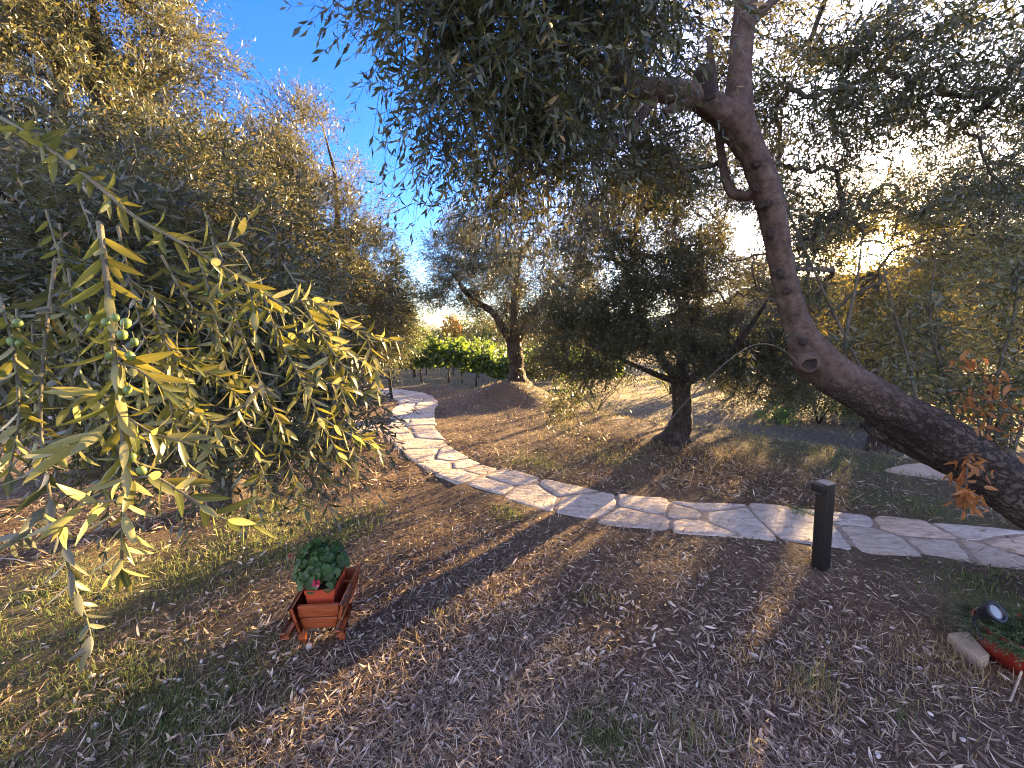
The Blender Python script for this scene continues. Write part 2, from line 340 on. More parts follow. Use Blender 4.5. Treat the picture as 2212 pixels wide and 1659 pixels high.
def bark_material(name, dark, light, fiss=1.0, smooth_above=None, scale=1.0, lum=None):
    m, n, l = mat(name)
    uv = n.new("ShaderNodeTexCoord"); mp = n.new("ShaderNodeMapping"); 
    ob = uv.outputs['Object']
    n1 = noise(n, l, 5 * scale, 5, .6, ob); n2 = noise(n, l, 30 * scale, 6, .7, ob)
    vo = n.new("ShaderNodeTexVoronoi"); vo.feature = 'DISTANCE_TO_EDGE'; vo.inputs['Scale'].default_value = 26 * scale
    wz = n.new("ShaderNodeVectorMath"); wz.operation = 'MULTIPLY_ADD'; l.new(n2.outputs['Color'], wz.inputs[0]); wz.inputs[1].default_value = (.05, .05, .05); l.new(mp.outputs[0], wz.inputs[2])
    uvn = n.new("ShaderNodeUVMap"); mp.inputs['Scale'].default_value = (1, .42, 1); l.new(uvn.outputs[0], mp.inputs[0])
    n4 = noise(n, l, 9 * scale, 3, .6, ob); wz2 = n.new("ShaderNodeVectorMath"); wz2.operation = 'MULTIPLY_ADD'; l.new(n4.outputs['Color'], wz2.inputs[0]); wz2.inputs[1].default_value = (.06, .06, .06); l.new(wz.outputs[0], wz2.inputs[2])
    vo.inputs['Scale'].default_value = 38 * scale; l.new(wz2.outputs[0], vo.inputs['Vector'])
    cr = ramp(n, [(.01, (0, 0, 0)), (.09, (.75, .75, .75)), (.22, (1, 1, 1))]); l.new(vo.outputs['Distance'], cr.inputs[0])
    c1 = ramp(n, [(.3, dark), (.7, light)]); l.new(n1.outputs[0], c1.inputs[0])
    c2 = mixc(n, l, .55, c1.outputs[0], n2.outputs['Color'], 'OVERLAY')
    hsv = n.new("ShaderNodeHueSaturation"); hsv.inputs['Saturation'].default_value = .75; l.new(c2, hsv.inputs['Color'])
    sepf = cr.outputs[0]
    if smooth_above is not None:          # fissured below this height, smooth grey above
        s = n.new("ShaderNodeSeparateXYZ"); g = n.new("ShaderNodeNewGeometry"); l.new(g.outputs['Position'], s.inputs[0])
        mr = n.new("ShaderNodeMapRange"); mr.inputs['From Min'].default_value = smooth_above - .12; mr.inputs['From Max'].default_value = smooth_above + .15
        l.new(s.outputs[2], mr.inputs[0]); sepf = mixc(n, l, mr.outputs[0], cr.outputs[0], (1, 1, 1))
        sm = ramp(n, [(.33, (.026, .017, .013)), (.47, (.066, .044, .033)), (.60, (.115, .080, .062)), (.75, (.19, .15, .125))]); mxx = n.new("ShaderNodeMath"); mxx.operation = 'MULTIPLY_ADD'; l.new(n2.outputs[0], mxx.inputs[0]); mxx.inputs[1].default_value = .55
        n5 = noise(n, l, 11, 4, .7, ob); m5 = n.new("ShaderNodeMath"); m5.operation = 'MULTIPLY'; l.new(n5.outputs[0], m5.inputs[0]); m5.inputs[1].default_value = .5; l.new(m5.outputs[0], mxx.inputs[2]); l.new(mxx.outputs[0], sm.inputs[0])
        lighter = mixc(n, l, mr.outputs[0], hsv.outputs[0], sm.outputs[0])
        base = lighter
    else: base = hsv.outputs[0]
    fx = n.new("ShaderNodeMath"); fx.operation = 'MULTIPLY_ADD'
    bw = n.new("ShaderNodeRGBToBW"); l.new(sepf, bw.inputs[0]); l.new(bw.outputs[0], fx.inputs[0]); fx.inputs[1].default_value = fiss * .8; fx.inputs[2].default_value = 1 - fiss * .8
    col = mixc(n, l, fx.outputs[0], [c * .35 for c in dark], base)
    pb = n.new("ShaderNodeBsdfPrincipled"); l.new(col, pb.inputs['Base Color']); pb.inputs['Roughness'].default_value = .85; pb.inputs['Specular IOR Level'].default_value = .25
    hb = n.new("ShaderNodeMath"); hb.operation = 'MULTIPLY_ADD'; l.new(n2.outputs[0], hb.inputs[0]); hb.inputs[1].default_value = .5; l.new(fx.outputs[0], hb.inputs[2])
    bp = n.new("ShaderNodeBump"); bp.inputs['Strength'].default_value = .9; bp.inputs['Distance'].default_value = .02 / scale; l.new(hb.outputs[0], bp.inputs['Height']); l.new(bp.outputs[0], pb.inputs['Normal'])
    o = n.new("ShaderNodeOutputMaterial"); l.new(pb.outputs[0], o.inputs['Surface'])
    return m
M['bark_lean'] = bark_material('leaning_bark', (.034, .022, .016), (.105, .072, .053), .95, smooth_above=1.22)
M['bark'] = bark_material('olive_bark', (.036, .024, .018), (.11, .078, .06), .8)
M['twig'] = bark_material('twig_bark', (.075, .06, .04), (.16, .13, .09), .2, scale=3)
M['twig_near'] = bark_material('near_twig_bark', (.16, .14, .07), (.28, .25, .13), .15, scale=4)
M['knot'] = bark_material('knot_bark', (.035, .022, .017), (.09, .06, .045), .4, scale=2)

def simple(name, c1, c2, scale=20, rough=.7, bump=.3, dist=.004, stretch=None, spec=.3, detail=5, coat=0, metal=0):
    m, n, l = mat(name)
    t = n.new("ShaderNodeTexCoord"); vec = t.outputs['Object']
    if stretch is not None:
        mp = n.new("ShaderNodeMapping"); mp.inputs['Scale'].default_value = stretch; l.new(vec, mp.inputs[0]); vec = mp.outputs[0]
    nz = noise(n, l, scale, detail, .6, vec)
    cr = ramp(n, [(.3, c1), (.7, c2)]); l.new(nz.outputs[0], cr.inputs[0])
    pb = n.new("ShaderNodeBsdfPrincipled"); l.new(cr.outputs[0], pb.inputs['Base Color']); pb.inputs['Roughness'].default_value = rough; pb.inputs['Specular IOR Level'].default_value = spec
    pb.inputs['Coat Weight'].default_value = coat; pb.inputs['Metallic'].default_value = metal
    if bump:
        bp = n.new("ShaderNodeBump"); bp.inputs['Strength'].default_value = bump; bp.inputs['Distance'].default_value = dist; l.new(nz.outputs[0], bp.inputs['Height']); l.new(bp.outputs[0], pb.inputs['Normal'])
    o = n.new("ShaderNodeOutputMaterial"); l.new(pb.outputs[0], o.inputs['Surface'])
    return m
M['stained_wood'] = simple('stained_wood', (.16, .032, .011), (.38, .095, .03), 14, .45, .4, .002, (.6, 4, 8), .4)
M['terracotta'] = simple('terracotta_plastic', (.36, .05, .02), (.44, .07, .028), 8, .5, .05, .001)
M['soil'] = simple('soil', (.012, .009, .007), (.04, .03, .022), 60, .95, .8, .01)
M['post'] = simple('dark_metal_post', (.007, .006, .006), (.014, .012, .011), 30, .5, .15, .001, None, .4)
M['red_glaze'] = simple('red_glaze', (.10, .008, .006), (.22, .02, .012), 10, .22, .08, .002, None, .5, 3, .5)
M['black_plastic'] = simple('black_plastic', (.012, .013, .018), (.02, .022, .03), 20, .4, .05, .001)
M['lens'] = simple('frosted_lens', (.20, .22, .23), (.30, .32, .32), 30, .15, .05, .001, None, .5)
M['pebble'] = simple('pebble_stone', (.30, .26, .22), (.62, .58, .53), 25, .8, .3, .003)
M['slab'] = simple('beige_slab', (.30, .24, .18), (.42, .35, .27), 12, .85, .4, .004)
M['olive_fruit'] = simple('olive_fruit', (.10, .15, .035), (.15, .21, .055), 40, .38, .08, .001, None, .4)
M['black_fabric'] = simple('black_fabric', (.012, .012, .016), (.03, .03, .04), 40, .9, .6, .01)

def stone_material():
    m, n, l = mat('path_stone')
    t = n.new("ShaderNodeTexCoord"); g = n.new("ShaderNodeNewGeometry")
    n1 = noise(n, l, 2.5, 5, .6, t.outputs['Object']); n2 = noise(n, l, 18, 6, .65, t.outputs['Object'])
    mp = n.new("ShaderNodeMapping"); mp.inputs['Scale'].default_value = (1, 3.2, 1); mp.inputs['Rotation'].default_value = (0, 0, .5); l.new(t.outputs['Object'], mp.inputs[0])
    n3 = noise(n, l, 7, 6, .6, mp.outputs[0])
    isl = ramp(n, [(0, (.44, .38, .32)), (.35, (.58, .51, .43)), (.6, (.52, .49, .45)), (.8, (.60, .48, .37)), (1, (.48, .43, .37))]); l.new(g.outputs['Random Per Island'], isl.inputs[0])
    st = ramp(n, [(.35, (.55, .5, .45)), (.62, (1, 1, 1))]); l.new(n3.outputs[0], st.inputs[0])
    c = mixc(n, l, .7, isl.outputs[0], st.outputs[0], 'MULTIPLY')
    st2 = ramp(n, [(.30, (.5, .42, .34)), (.5, (1, 1, 1))]); l.new(n2.outputs[0], st2.inputs[0])
    c = mixc(n, l, .55, c, st2.outputs[0], 'MULTIPLY')
    pb = n.new("ShaderNodeBsdfPrincipled"); l.new(c, pb.inputs['Base Color']); pb.inputs['Roughness'].default_value = .75; pb.inputs['Specular IOR Level'].default_value = .3
    add = n.new("ShaderNodeMath"); add.operation = 'MULTIPLY_ADD'; l.new(n3.outputs[0], add.inputs[0]); add.inputs[1].default_value = 1.6; l.new(n2.outputs[0], add.inputs[2])
    bp = n.new("ShaderNodeBump"); bp.inputs['Strength'].default_value = 1.0; bp.inputs['Distance'].default_value = .018; l.new(add.outputs[0], bp.inputs['Height']); l.new(bp.outputs[0], pb.inputs['Normal'])
    o = n.new("ShaderNodeOutputMaterial"); l.new(pb.outputs[0], o.inputs['Surface']); return m
M['stone'] = stone_material()
M['joint'] = simple('path_joint_earth', (.18, .14, .11), (.34, .28, .22), 30, .95, .8, .01)

def ground_material():
    m, n, l = mat('dry_earth')
    g = n.new("ShaderNodeNewGeometry"); pos = g.outputs['Position']
    n1 = noise(n, l, .9, 5, .6, pos); n2 = noise(n, l, 14, 6, .7, pos); n3 = noise(n, l, 70, 5, .7, pos)
    c1 = ramp(n, [(.32, (.078, .057, .041)), (.55, (.14, .106, .076)), (.75, (.22, .176, .126))]); l.new(n2.outputs[0], c1.inputs[0])
    c2 = ramp(n, [(.35, (.7, .62, .55)), (.65, (1.15, 1.1, 1.0))]); l.new(n1.outputs[0], c2.inputs[0])
    c = mixc(n, l, .8, c1.outputs[0], c2.outputs[0], 'MULTIPLY')
    c3 = ramp(n, [(.36, (.45, .42, .4)), (.52, (1, 1, 1)), (.70, (1.7, 1.6, 1.45))]); l.new(n3.outputs[0], c3.inputs[0])
    c = mixc(n, l, .75, c, c3.outputs[0], 'MULTIPLY')
    at = n.new("ShaderNodeAttribute"); at.attribute_name = 'green'
    gm = n.new("ShaderNodeMath"); gm.operation = 'MULTIPLY'; l.new(at.outputs['Fac'], gm.inputs[0]); l.new(n2.outputs[0], gm.inputs[1])
    gm2 = n.new("ShaderNodeMath"); gm2.operation = 'MULTIPLY'; gm2.use_clamp = True; l.new(gm.outputs[0], gm2.inputs[0]); gm2.inputs[1].default_value = 1.5
    c = mixc(n, l, gm2.outputs[0], c, (.085, .095, .042))
    at2 = n.new("ShaderNodeAttribute"); at2.attribute_name = 'field'
    fc = ramp(n, [(.3, (.085, .078, .050)), (.7, (.17, .148, .10))]); l.new(n2.outputs[0], fc.inputs[0])
    c = mixc(n, l, at2.outputs['Fac'], c, fc.outputs[0])
    pb = n.new("ShaderNodeBsdfPrincipled"); l.new(c, pb.inputs['Base Color']); pb.inputs['Roughness'].default_value = .95; pb.inputs['Specular IOR Level'].default_value = .15
    ad = n.new("ShaderNodeMath"); ad.operation = 'MULTIPLY_ADD'; l.new(n3.outputs[0], ad.inputs[0]); ad.inputs[1].default_value = .4; l.new(n2.outputs[0], ad.inputs[2])
    bp = n.new("ShaderNodeBump"); bp.inputs['Strength'].default_value = 1.0; bp.inputs['Distance'].default_value = .03; l.new(ad.outputs[0], bp.inputs['Height']); l.new(bp.outputs[0], pb.inputs['Normal'])
    o = n.new("ShaderNodeOutputMaterial"); l.new(pb.outputs[0], o.inputs['Surface']); return m
M['ground'] = ground_material()
M['hill'] = simple('wooded_hill', (.035, .045, .025), (.10, .095, .055), .035, .95, .9, 6.0, None, .1, 8)

# ------------------------------------------------------------------ ground, hills
GREEN = [(G(90, 1300), .55), (G(320, 1260), .42), (G(480, 1200), .42), (G(600, 1170), .40), (G(560, 1110), .35), (G(760, 1130), .25), (G(200, 1500), .30), (G(380, 1540), .30), (G(30, 1440), .35),
         (G(1720, 960), 1.0), (G(1850, 1000), .8), (G(2000, 1095), .45), (G(1900, 1080), .3), (G(2150, 1290), .3), (G(1100, 1110), .12), (G(1300, 1600), .12), (G(1160, 1000), .35), (G(1320, 985), .3)]
def green_mask(x, y):
    w = np.zeros_like(x)
    for c, r in GREEN: w = np.maximum(w, np.exp(-((x - c[0]) ** 2 + (y - c[1]) ** 2) / (r * r)))
    return w
def build_ground():
    mb = MB(); na, nr = 420, 230
    a = np.linspace(-np.pi, np.pi, na, endpoint=False); r = np.concatenate([[0.0], 0.35 * (6000 / .35) ** (np.linspace(0, 1, nr - 1) ** 1.25)])
    X = np.outer(r, np.sin(a)); Y = np.outer(r, np.cos(a)); Z = H(X, Y)
    p = np.stack([X, Y, Z * 0], -1)
    Z = Z + .010 * vnoise(p * 5, 3) * np.exp(-(X ** 2 + Y ** 2) / 900)
    V = np.stack([X, Y, Z], -1).reshape(-1, 3)
    i = np.arange(nr - 1)[:, None] * na; j = np.arange(na)[None]; j2 = (j + 1) % na
    mb.add(V, np.stack([i + j, i + na + j, i + na + j2, i + j2], -1).reshape(-1, 4)[:, ::-1])
    o = mb.build('ground', M['ground']); tag(o, kind='structure')
    x, y = V[:, 0], V[:, 1]
    gr = green_mask(x, y)
    s = (x - 0.9) * .664 + (y - 8.1) * .747
    fld = np.clip(smooth(-.2, .6, s) * smooth(-1.5, 0, x) + smooth(11.2, 12, y), 0, 1)
    for nm, val in (('green', gr), ('field', fld)):
        at = o.data.attributes.new(nm, 'FLOAT', 'POINT'); at.data.foreach_set('value', val.astype(np.float32))
    return o
build_ground()
def hill_ridge(name, dist, depth, prof, az0, az1, n=220, seed=0, m=None):
    """a ridge of ground round the camera: prof(az in degrees) -> elevation in degrees of its crest"""
    mb = MB(); az = np.linspace(az0, az1, n); rows = []
    pr = np.array([prof(q) for q in az])
    for f, (k, hh) in enumerate(((0, 0), (.12, .35), (.28, .68), (.42, .9), (.5, 1), (.6, .92), (.8, .6), (1, .0))):
        d = dist + depth * (k - .5)
        hgt = np.tan(np.radians(pr)) * dist * hh
        x, y = d * np.sin(np.radians(az)), d * np.cos(np.radians(az))
        p = np.stack([x, y, hgt], -1)
        hgt = hgt * (1 + .07 * vnoise(p * (25.0 / dist), seed)) + (0.0016 * dist * vnoise(p * (160 / dist), seed + 1) + 0.001 * dist * vnoise(p * (420 / dist), seed + 2)) * (hh > .3)
        rows.append(np.stack([x, y, hgt - 1.0], -1))
    V = np.concatenate(rows); k = len(rows); i = np.arange(k - 1)[:, None] * n; j = np.arange(n - 1)[None]
    mb.add(V, np.stack([i + j, i + j + 1, i + n + j + 1, i + n + j], -1).reshape(-1, 4))
    return tag(mb.build(name, m or M['hill']), kind='structure')
ip = lambda xs, ys: (lambda q: float(np.interp(q, xs, ys)))
hill_ridge('hills', 3200, 1400, ip([-60, -30, -20, -16, -14.3, -12.6, -11.2, -9.8, -8, -4, 2, 10, 20, 40], [1.2, 1.0, 1.2, 1.5, 1.9, 1.35, 1.8, 1.5, 1.2, 1.2, 1.6, 2, 2, 1]), -70, 45, 260, 5)
hill_ridge('hills', 420, 260, ip([-4, 4, 12, 20, 28, 33, 38, 42, 46, 52, 60, 75, 95], [0, .6, 1.4, 2.8, 5.0, 6.6, 7.3, 7.1, 7.5, 8.0, 7.6, 5, 0]), -4, 95, 240, 9)

# ------------------------------------------------------------------ stone path
def clip(poly, p, nrm):
    out = []; k = len(poly)
    for i in range(k):
        a, b = poly[i], poly[(i + 1) % k]; da, db = (a - p) @ nrm, (b - p) @ nrm
        if da <= 0: out.append(a)
        if da * db < 0: out.append(a + (b - a) * (da / (da - db)))
    return out
def path_curve(pix):
    g = np.array([G(*q)[:2] for q in pix]); c = spline(g, 400)
    L = np.concatenate([[0], np.cumsum(np.linalg.norm(np.diff(c, axis=0), axis=1))]); u = np.linspace(0, L[-1], 400)
    return np.stack([np.interp(u, L, c[:, 0]), np.interp(u, L, c[:, 1])], 1), L[-1]
MAIN = [(2500, 1235), (2212, 1187), (1900, 1150), (1600, 1122), (1400, 1105), (1250, 1085), (1100, 1048), (985, 1010), (915, 968), (888, 925), (893, 890), (900, 866), (850, 848), (760, 842), (640, 838)]
SIDE = [(880, 928), (760, 920), (620, 912), (450, 905), (250, 897), (0, 890)]
PATHS = [(path_curve(MAIN), ip([0, 3, 6, 9, 20], [.72, .68, .70, .92, 1.0])), (path_curve(SIDE), lambda s: .85)]
def path_mask(x, y):
    """1 on the path"""
    m = np.zeros(len(x), bool)
    for (c, L), wf in PATHS:
        cc = c[::4]; d = np.hypot(x[:, None] - cc[None, :, 0], y[:, None] - cc[None, :, 1]); k = d.argmin(1)
        w = np.array([wf(q * L / len(cc)) for q in range(len(cc))]); m |= d.min(1) < w[k] * .5 + .01
    return m
def build_path():
    rng = np.random.default_rng(5)
    stones = MB(); bed = MB()
    used = []
    for pi, ((c, L), wf) in enumerate(PATHS):
        tg = unit(np.gradient(c, axis=0)); nr = np.stack([-tg[:, 1], tg[:, 0]], 1)
        def world(s, w):
            k = np.clip(s / L * 399, 0, 398.999); i = int(k); f = k - i
            q = c[i] * (1 - f) + c[i + 1] * f; nn = unit(nr[i] * (1 - f) + nr[i + 1] * f)
            return q + nn * w
        sites = []; s = .15
        while s < L:
            W = wf(s); step = rng.uniform(.36, .58); m = rng.choice([1, 2, 2, 3]) if W < .8 else rng.choice([2, 2, 3])
            offs = (np.arange(m) + .5) / m - .5
            for o_ in offs: sites.append((s + rng.uniform(-.16, .16), (o_ + rng.uniform(-.11, .11)) * W))
            s += step
        sites = np.array(sites)
        for i, p in enumerate(sites):
            W = wf(p[0]); e1, e2 = W / 2 + rng.uniform(-.06, .05), W / 2 + rng.uniform(-.06, .05)
            poly = [np.array(q, float) for q in ((p[0] - .9, -e1), (p[0] + .9, -e2 - rng.uniform(-.04, .04)), (p[0] + .9, e2), (p[0] - .9, e1))]
            near = np.argsort(((sites - p) ** 2).sum(1))[1:14]
            for j in near:
                q = sites[j]; d = unit(q - p); poly = clip(poly, (p + q) / 2 - d * rng.uniform(.006, .014), d)
                if len(poly) < 3: break
            if len(poly) < 3: continue
            poly = [q for k, q in enumerate(poly) if np.linalg.norm(q - poly[k - 1]) > .02]
            if len(poly) < 3: continue
            poly = np.array(poly); cen = poly.mean(0)
            pts = []
            for k in range(len(poly)):                      # round the corners and roughen the edges
                a, b, d = poly[k - 1], poly[k], poly[(k + 1) % len(poly)]
                ra = min(.05, .3 * np.linalg.norm(a - b)); rd = min(.05, .3 * np.linalg.norm(d - b))
                p0, p2 = b + unit(a - b) * ra, b + unit(d - b) * rd
                pts += [p0, .25 * p0 + .5 * b + .25 * p2, p2]
                nx = poly[(k + 1) % len(poly)]; nn2 = poly[(k + 2) % len(poly)]
                p3 = nx + unit(b - nx) * min(.05, .3 * np.linalg.norm(b - nx))
                for t in (.33, .66): pts.append(p2 * (1 - t) + p3 * t)
            pts = np.array(pts); dirs = unit(pts - cen); pts = pts - dirs * rng.uniform(0, .010, (len(pts), 1)) - dirs * (.006 * np.sin(np.arange(len(pts)) * 1.7 + i))[:, None]
            wp = np.array([world(*q) for q in pts]); wc = world(*cen)
            if pi == 1:
                if path_main_dist(wc) < .5: continue
            hh = H(wp[:, 0], wp[:, 1]); h0 = float(H(*wc)); tilt = rng.normal(size=2) * .008; lift = rng.uniform(.009, .014)
            k = len(wp); rings = []
            for sc, dz in ((1.0, -.05), (1.0, -.012), (.975, -.002), (.93, .001), (.6, .003), (.25, .002)):
                xy = wc + (wp - wc) * sc
                z = hh * sc + h0 * (1 - sc) + lift + dz + (xy - wc) @ tilt
                if sc < 1: z = z + .006 * vnoise(np.column_stack([xy * 7, z * 0 + i]), 4)
                rings.append(np.column_stack([xy, z]))
            top = np.append(wc, h0 + lift + .003)
            V = np.vstack(rings + [top[None]]); nr_ = len(rings)
            a = np.arange(nr_ - 1)[:, None] * k; j = np.arange(k)[None]; j2 = (j + 1) % k
            F = np.stack([a + j, a + j2, a + k + j2, a + k + j], -1).reshape(-1, 4)
            base = stones.n; stones.add(V, F)
            T = np.array([[(nr_ - 1) * k + q, (nr_ - 1) * k + (q + 1) % k, nr_ * k] for q in range(k)])
            stones.f.append(T + base); stones.m.append(np.zeros(len(T), np.int32))
        # earth bed between the stones
        sel = np.arange(0, 400, 2); W = np.array([wf(q * L / 400) for q in sel]); cols = []
        for f in np.linspace(-1, 1, 9):
            jig = (.02 * np.sin(sel * .9 + f * 7) + .015 * np.sin(sel * .37)) * (abs(f) > .9)
            xy = c[sel] + nr[sel] * (W * .5 * f * .98 + jig * np.sign(f))[:, None]
            cols.append(np.column_stack([xy, H(xy[:, 0], xy[:, 1]) + (.006 if abs(f) < .9 else -.012) + .003 * pi]))
        V = np.stack(cols, 1); n_, m_ = V.shape[:2]; i = np.arange(n_ - 1)[:, None] * m_; j = np.arange(m_ - 1)[None]
        bed.add(V.reshape(-1, 3), np.stack([i + j, i + j + 1, i + m_ + j + 1, i + m_ + j], -1).reshape(-1, 4)[:, ::-1])
    root = bpy.data.objects.new('path', None); COL.objects.link(root); tag(root, kind='structure')
    bed.build('path_bed', M['joint'], root); stones.build('paving', M['stone'], root)
def path_main_dist(p):
    c = PATHS[0][0][0]; return np.min(np.hypot(c[:, 0] - p[0], c[:, 1] - p[1]))
build_path()

# ------------------------------------------------------------------ trees
def Pz(px, py, z):
    d = ray(px, py); return CAM + d * ((z - CAM[2]) / d[2])
# low gaps through the crowns where the evening sun comes in: (point, radius, share of twigs missing)
GAPS = [(np.array([-.50, .66, 1.12]), .40, .98), (np.array([-.62, .64, 1.5]), .30, .96), (np.array([-.42, .95, 1.28]), .40, .96), (np.array([-.62, .88, 1.72]), .30, .95), (np.array([-.9, 1.0, 1.3]), .35, .7), (np.array([2.2, 2.1, 1.65]), .5, .5), (np.array([2.75, 2.0, 1.4]), .4, .55), (np.array([-.9, .9, 2.0]), .2, .8), (np.array([0, 0, 1.55]), .27, .93), (np.array([-1.2, 5.6, 0.1]), 1.3, .9), (np.array([.7, 5.6, .05]), 1.2, .95), (np.array([2.2, 4.6, .1]), .8, .9),
        (np.array([-3.3, 4.6, .1]), 1.1, .75), (np.array([.35, 2.95, .05]), .38, .95), (np.array([-.35, 2.1, .05]), .25, .95), (np.array([.75, 3.4, .05]), .34, .95), (np.array([-.1, 2.5, .05]), .2, .95),
        (np.array([-2.7, 5.2, 2.8]), 1.5, .6), (np.array([-3.6, 3.5, 3.4]), 1.4, .6), (np.array([1.25, 1.65, .05]), .17, .97), (np.array([-1.35, 2.0, .05]), .3, .8), (np.array([-.62, 1.95, .2]), .1, .9),
        (np.array([.3, 1.7, .05]), .14, .95), (np.array([1.0, 2.2, .05]), .13, .95), (np.array([-.1, 1.5, .05]), .10, .9), (np.array([.6, 1.45, .05]), .07, .95), (np.array([3.2, 3.9, .0]), .35, .9), (np.array([0.2, 8.6, .2]), 1.3, .8)]
def gap_keep(O, rng, scale=1.0):
    k = np.ones(len(O), bool)
    for t0, r, pr in GAPS:
        v = O - t0; t = v @ S; per = np.linalg.norm(v - t[:, None] * S, axis=1)
        k &= ~((t > .35) & (per < r * (.8 + .4 * rng.random(len(O)))) & (rng.random(len(O)) < pr * scale))
    return k
def sample_env(envs, n, rng, shell=2.4, holes=-.35, hf=1.6, seed=0):
    vol = np.array([e[1][0] * e[1][1] * e[1][2] * (e[2] if len(e) > 2 else 1) for e in envs]); pk = rng.choice(len(envs), n * 3, p=vol / vol.sum())
    d = unit(rng.normal(size=(n * 3, 3))) * rng.random((n * 3, 1)) ** (1 / shell)
    c = np.array([e[0] for e in envs])[pk]; r = np.array([e[1] for e in envs])[pk]
    p = c + d * r; ok = vnoise(p * hf, seed) > holes
    p, d = p[ok][:n], d[ok][:n]; return p, d
def branchlets(mb, nodes, node_r, pts, rng, tip=.0035, mat=1, cap=.03, sag=.05):
    """joins every clump to the nearest wood by a bent branch; pipe-model thickness"""
    nodes = [np.asarray(q, float) for q in nodes]; N = np.array(nodes); own = [-1] * len(nodes)
    D = np.linalg.norm(pts[:, None] - N[None], axis=2); best = D.argmin(1); bd = D.min(1)
    left = np.ones(len(pts), bool); par = {}; paths = {}
    for _ in range(len(pts)):
        i = int(np.where(left, bd, 1e9).argmin()); left[i] = False
        a = nodes[best[i]]; b = pts[i]; ln = np.linalg.norm(b - a)
        m1 = a + (b - a) * .35 + rng.normal(size=3) * ln * .09 + np.array([0, 0, sag * ln]); m2 = a + (b - a) * .7 + rng.normal(size=3) * ln * .08 + np.array([0, 0, sag * ln])
        par[i] = own[best[i]]; paths[i] = [a, m1, m2, b]
        new = [m1, m2, b]; st = len(nodes)
        nodes += new; own += [i] * 3
        dn = np.linalg.norm(pts[:, None] - np.array(new)[None], axis=2); k = dn.argmin(1); dm = dn.min(1)
        up = dm < bd; best[up] = st + k[up]; bd[up] = dm[up]
    cnt = {i: 1 for i in par}
    for i in list(par)[::-1]:
        q = par[i]
        if q >= 0: cnt[q] += cnt[i]
    for i, p in paths.items():
        r0 = min(cap, tip * math.sqrt(cnt[i]) * 1.1); r1 = min(r0, tip * math.sqrt(max(1, cnt[i] - 1)) * .8)
        r0 = max(r0, r1)
        tube(mb, p, [r0, r0 * .9, (r0 + r1) / 2, r1], 5 if r0 > .006 else 4, 7 if r0 > .006 else 5, mat=mat, caps=False)
def crown(parent, envs, wood, n, per, leaf_m, rng, leaf=(.060, .0135), pairs=7, length=(.22, .40), nseg=1, clump_r=.16, droop=.3, shell=2.4, holes=-.35, hf=1.6, gap=1.0, seed=0, twig_r=.0016, name='crown', tip=.0035, up=.25, wild=.65, keep=.9, min_cam=.55, cap=.03, wood_m='twig', fluff=None):
    """foliage on its own branchlets inside the crown's volumes; wood = points on the limbs they grow from"""
    mb = MB(); C, dirs = sample_env(envs, n, rng, shell, holes, hf, seed)
    C = C[np.linalg.norm(C - CAM, axis=1) > min_cam + .1]
    branchlets(mb, wood, None, C, rng, tip, cap=cap)
    k = np.repeat(np.arange(len(C)), per); O = C[k] + rng.normal(size=(len(k), 3)) * clump_r * .45
    cen = np.mean([e[0] for e in envs], 0)
    out = unit(C - np.array([e[0] for e in envs])[np.argmin([np.linalg.norm((C - np.array(e[0])) / np.array(e[1]), axis=1) for e in envs], axis=0)])
    D = out[k] * .75 + rng.normal(size=(len(k), 3)) * wild + np.array([0, 0, up])
    m = gap_keep(O, rng, gap * .6) & (np.linalg.norm(O - CAM, axis=1) > min_cam)
    O, D = O[m], unit(D[m]); Ls = rng.uniform(*length, len(O))
    sprays(mb, O, D, Ls, pairs, leaf[0], leaf[1], rng, droop, nseg, keep, twig_r, 0, 1, gap=gap)
    return mb.build(name, [M[leaf_m], M[wood_m]], parent)
def limb(mb, pts, radii, seed=0, sides=14, rough=.10, freq=7, mat=0, seg=None, flute=.05):
    return tube(mb, pts, radii, sides, seg or len(pts) * 6, rough, freq, mat, True, seed, flute)
def olive_tree(base, label, limbs, envs, n, per, seed, group=None, bark='bark', name='olive_tree', flute=.07, **kw):
    rng = np.random.default_rng(seed)
    t = thing(name, base, label, 'tree', group)
    mb = MB(); wood = []
    for k, (pts, rad) in enumerate(limbs):
        c = limb(mb, pts, rad, seed + k * 3, flute=flute if k == 0 else .03); wood.append(c[len(c) // 3 if k == 0 else 1:])
    mb.build('trunk', M[bark], t)
    crown(t, envs, np.concatenate(wood), n, per, kw.pop('leaf_m', 'olive'), rng, seed=seed, **kw)
    return t
def hz(x, y, dz=0.0): return np.array([x, y, float(H(x, y)) + dz])

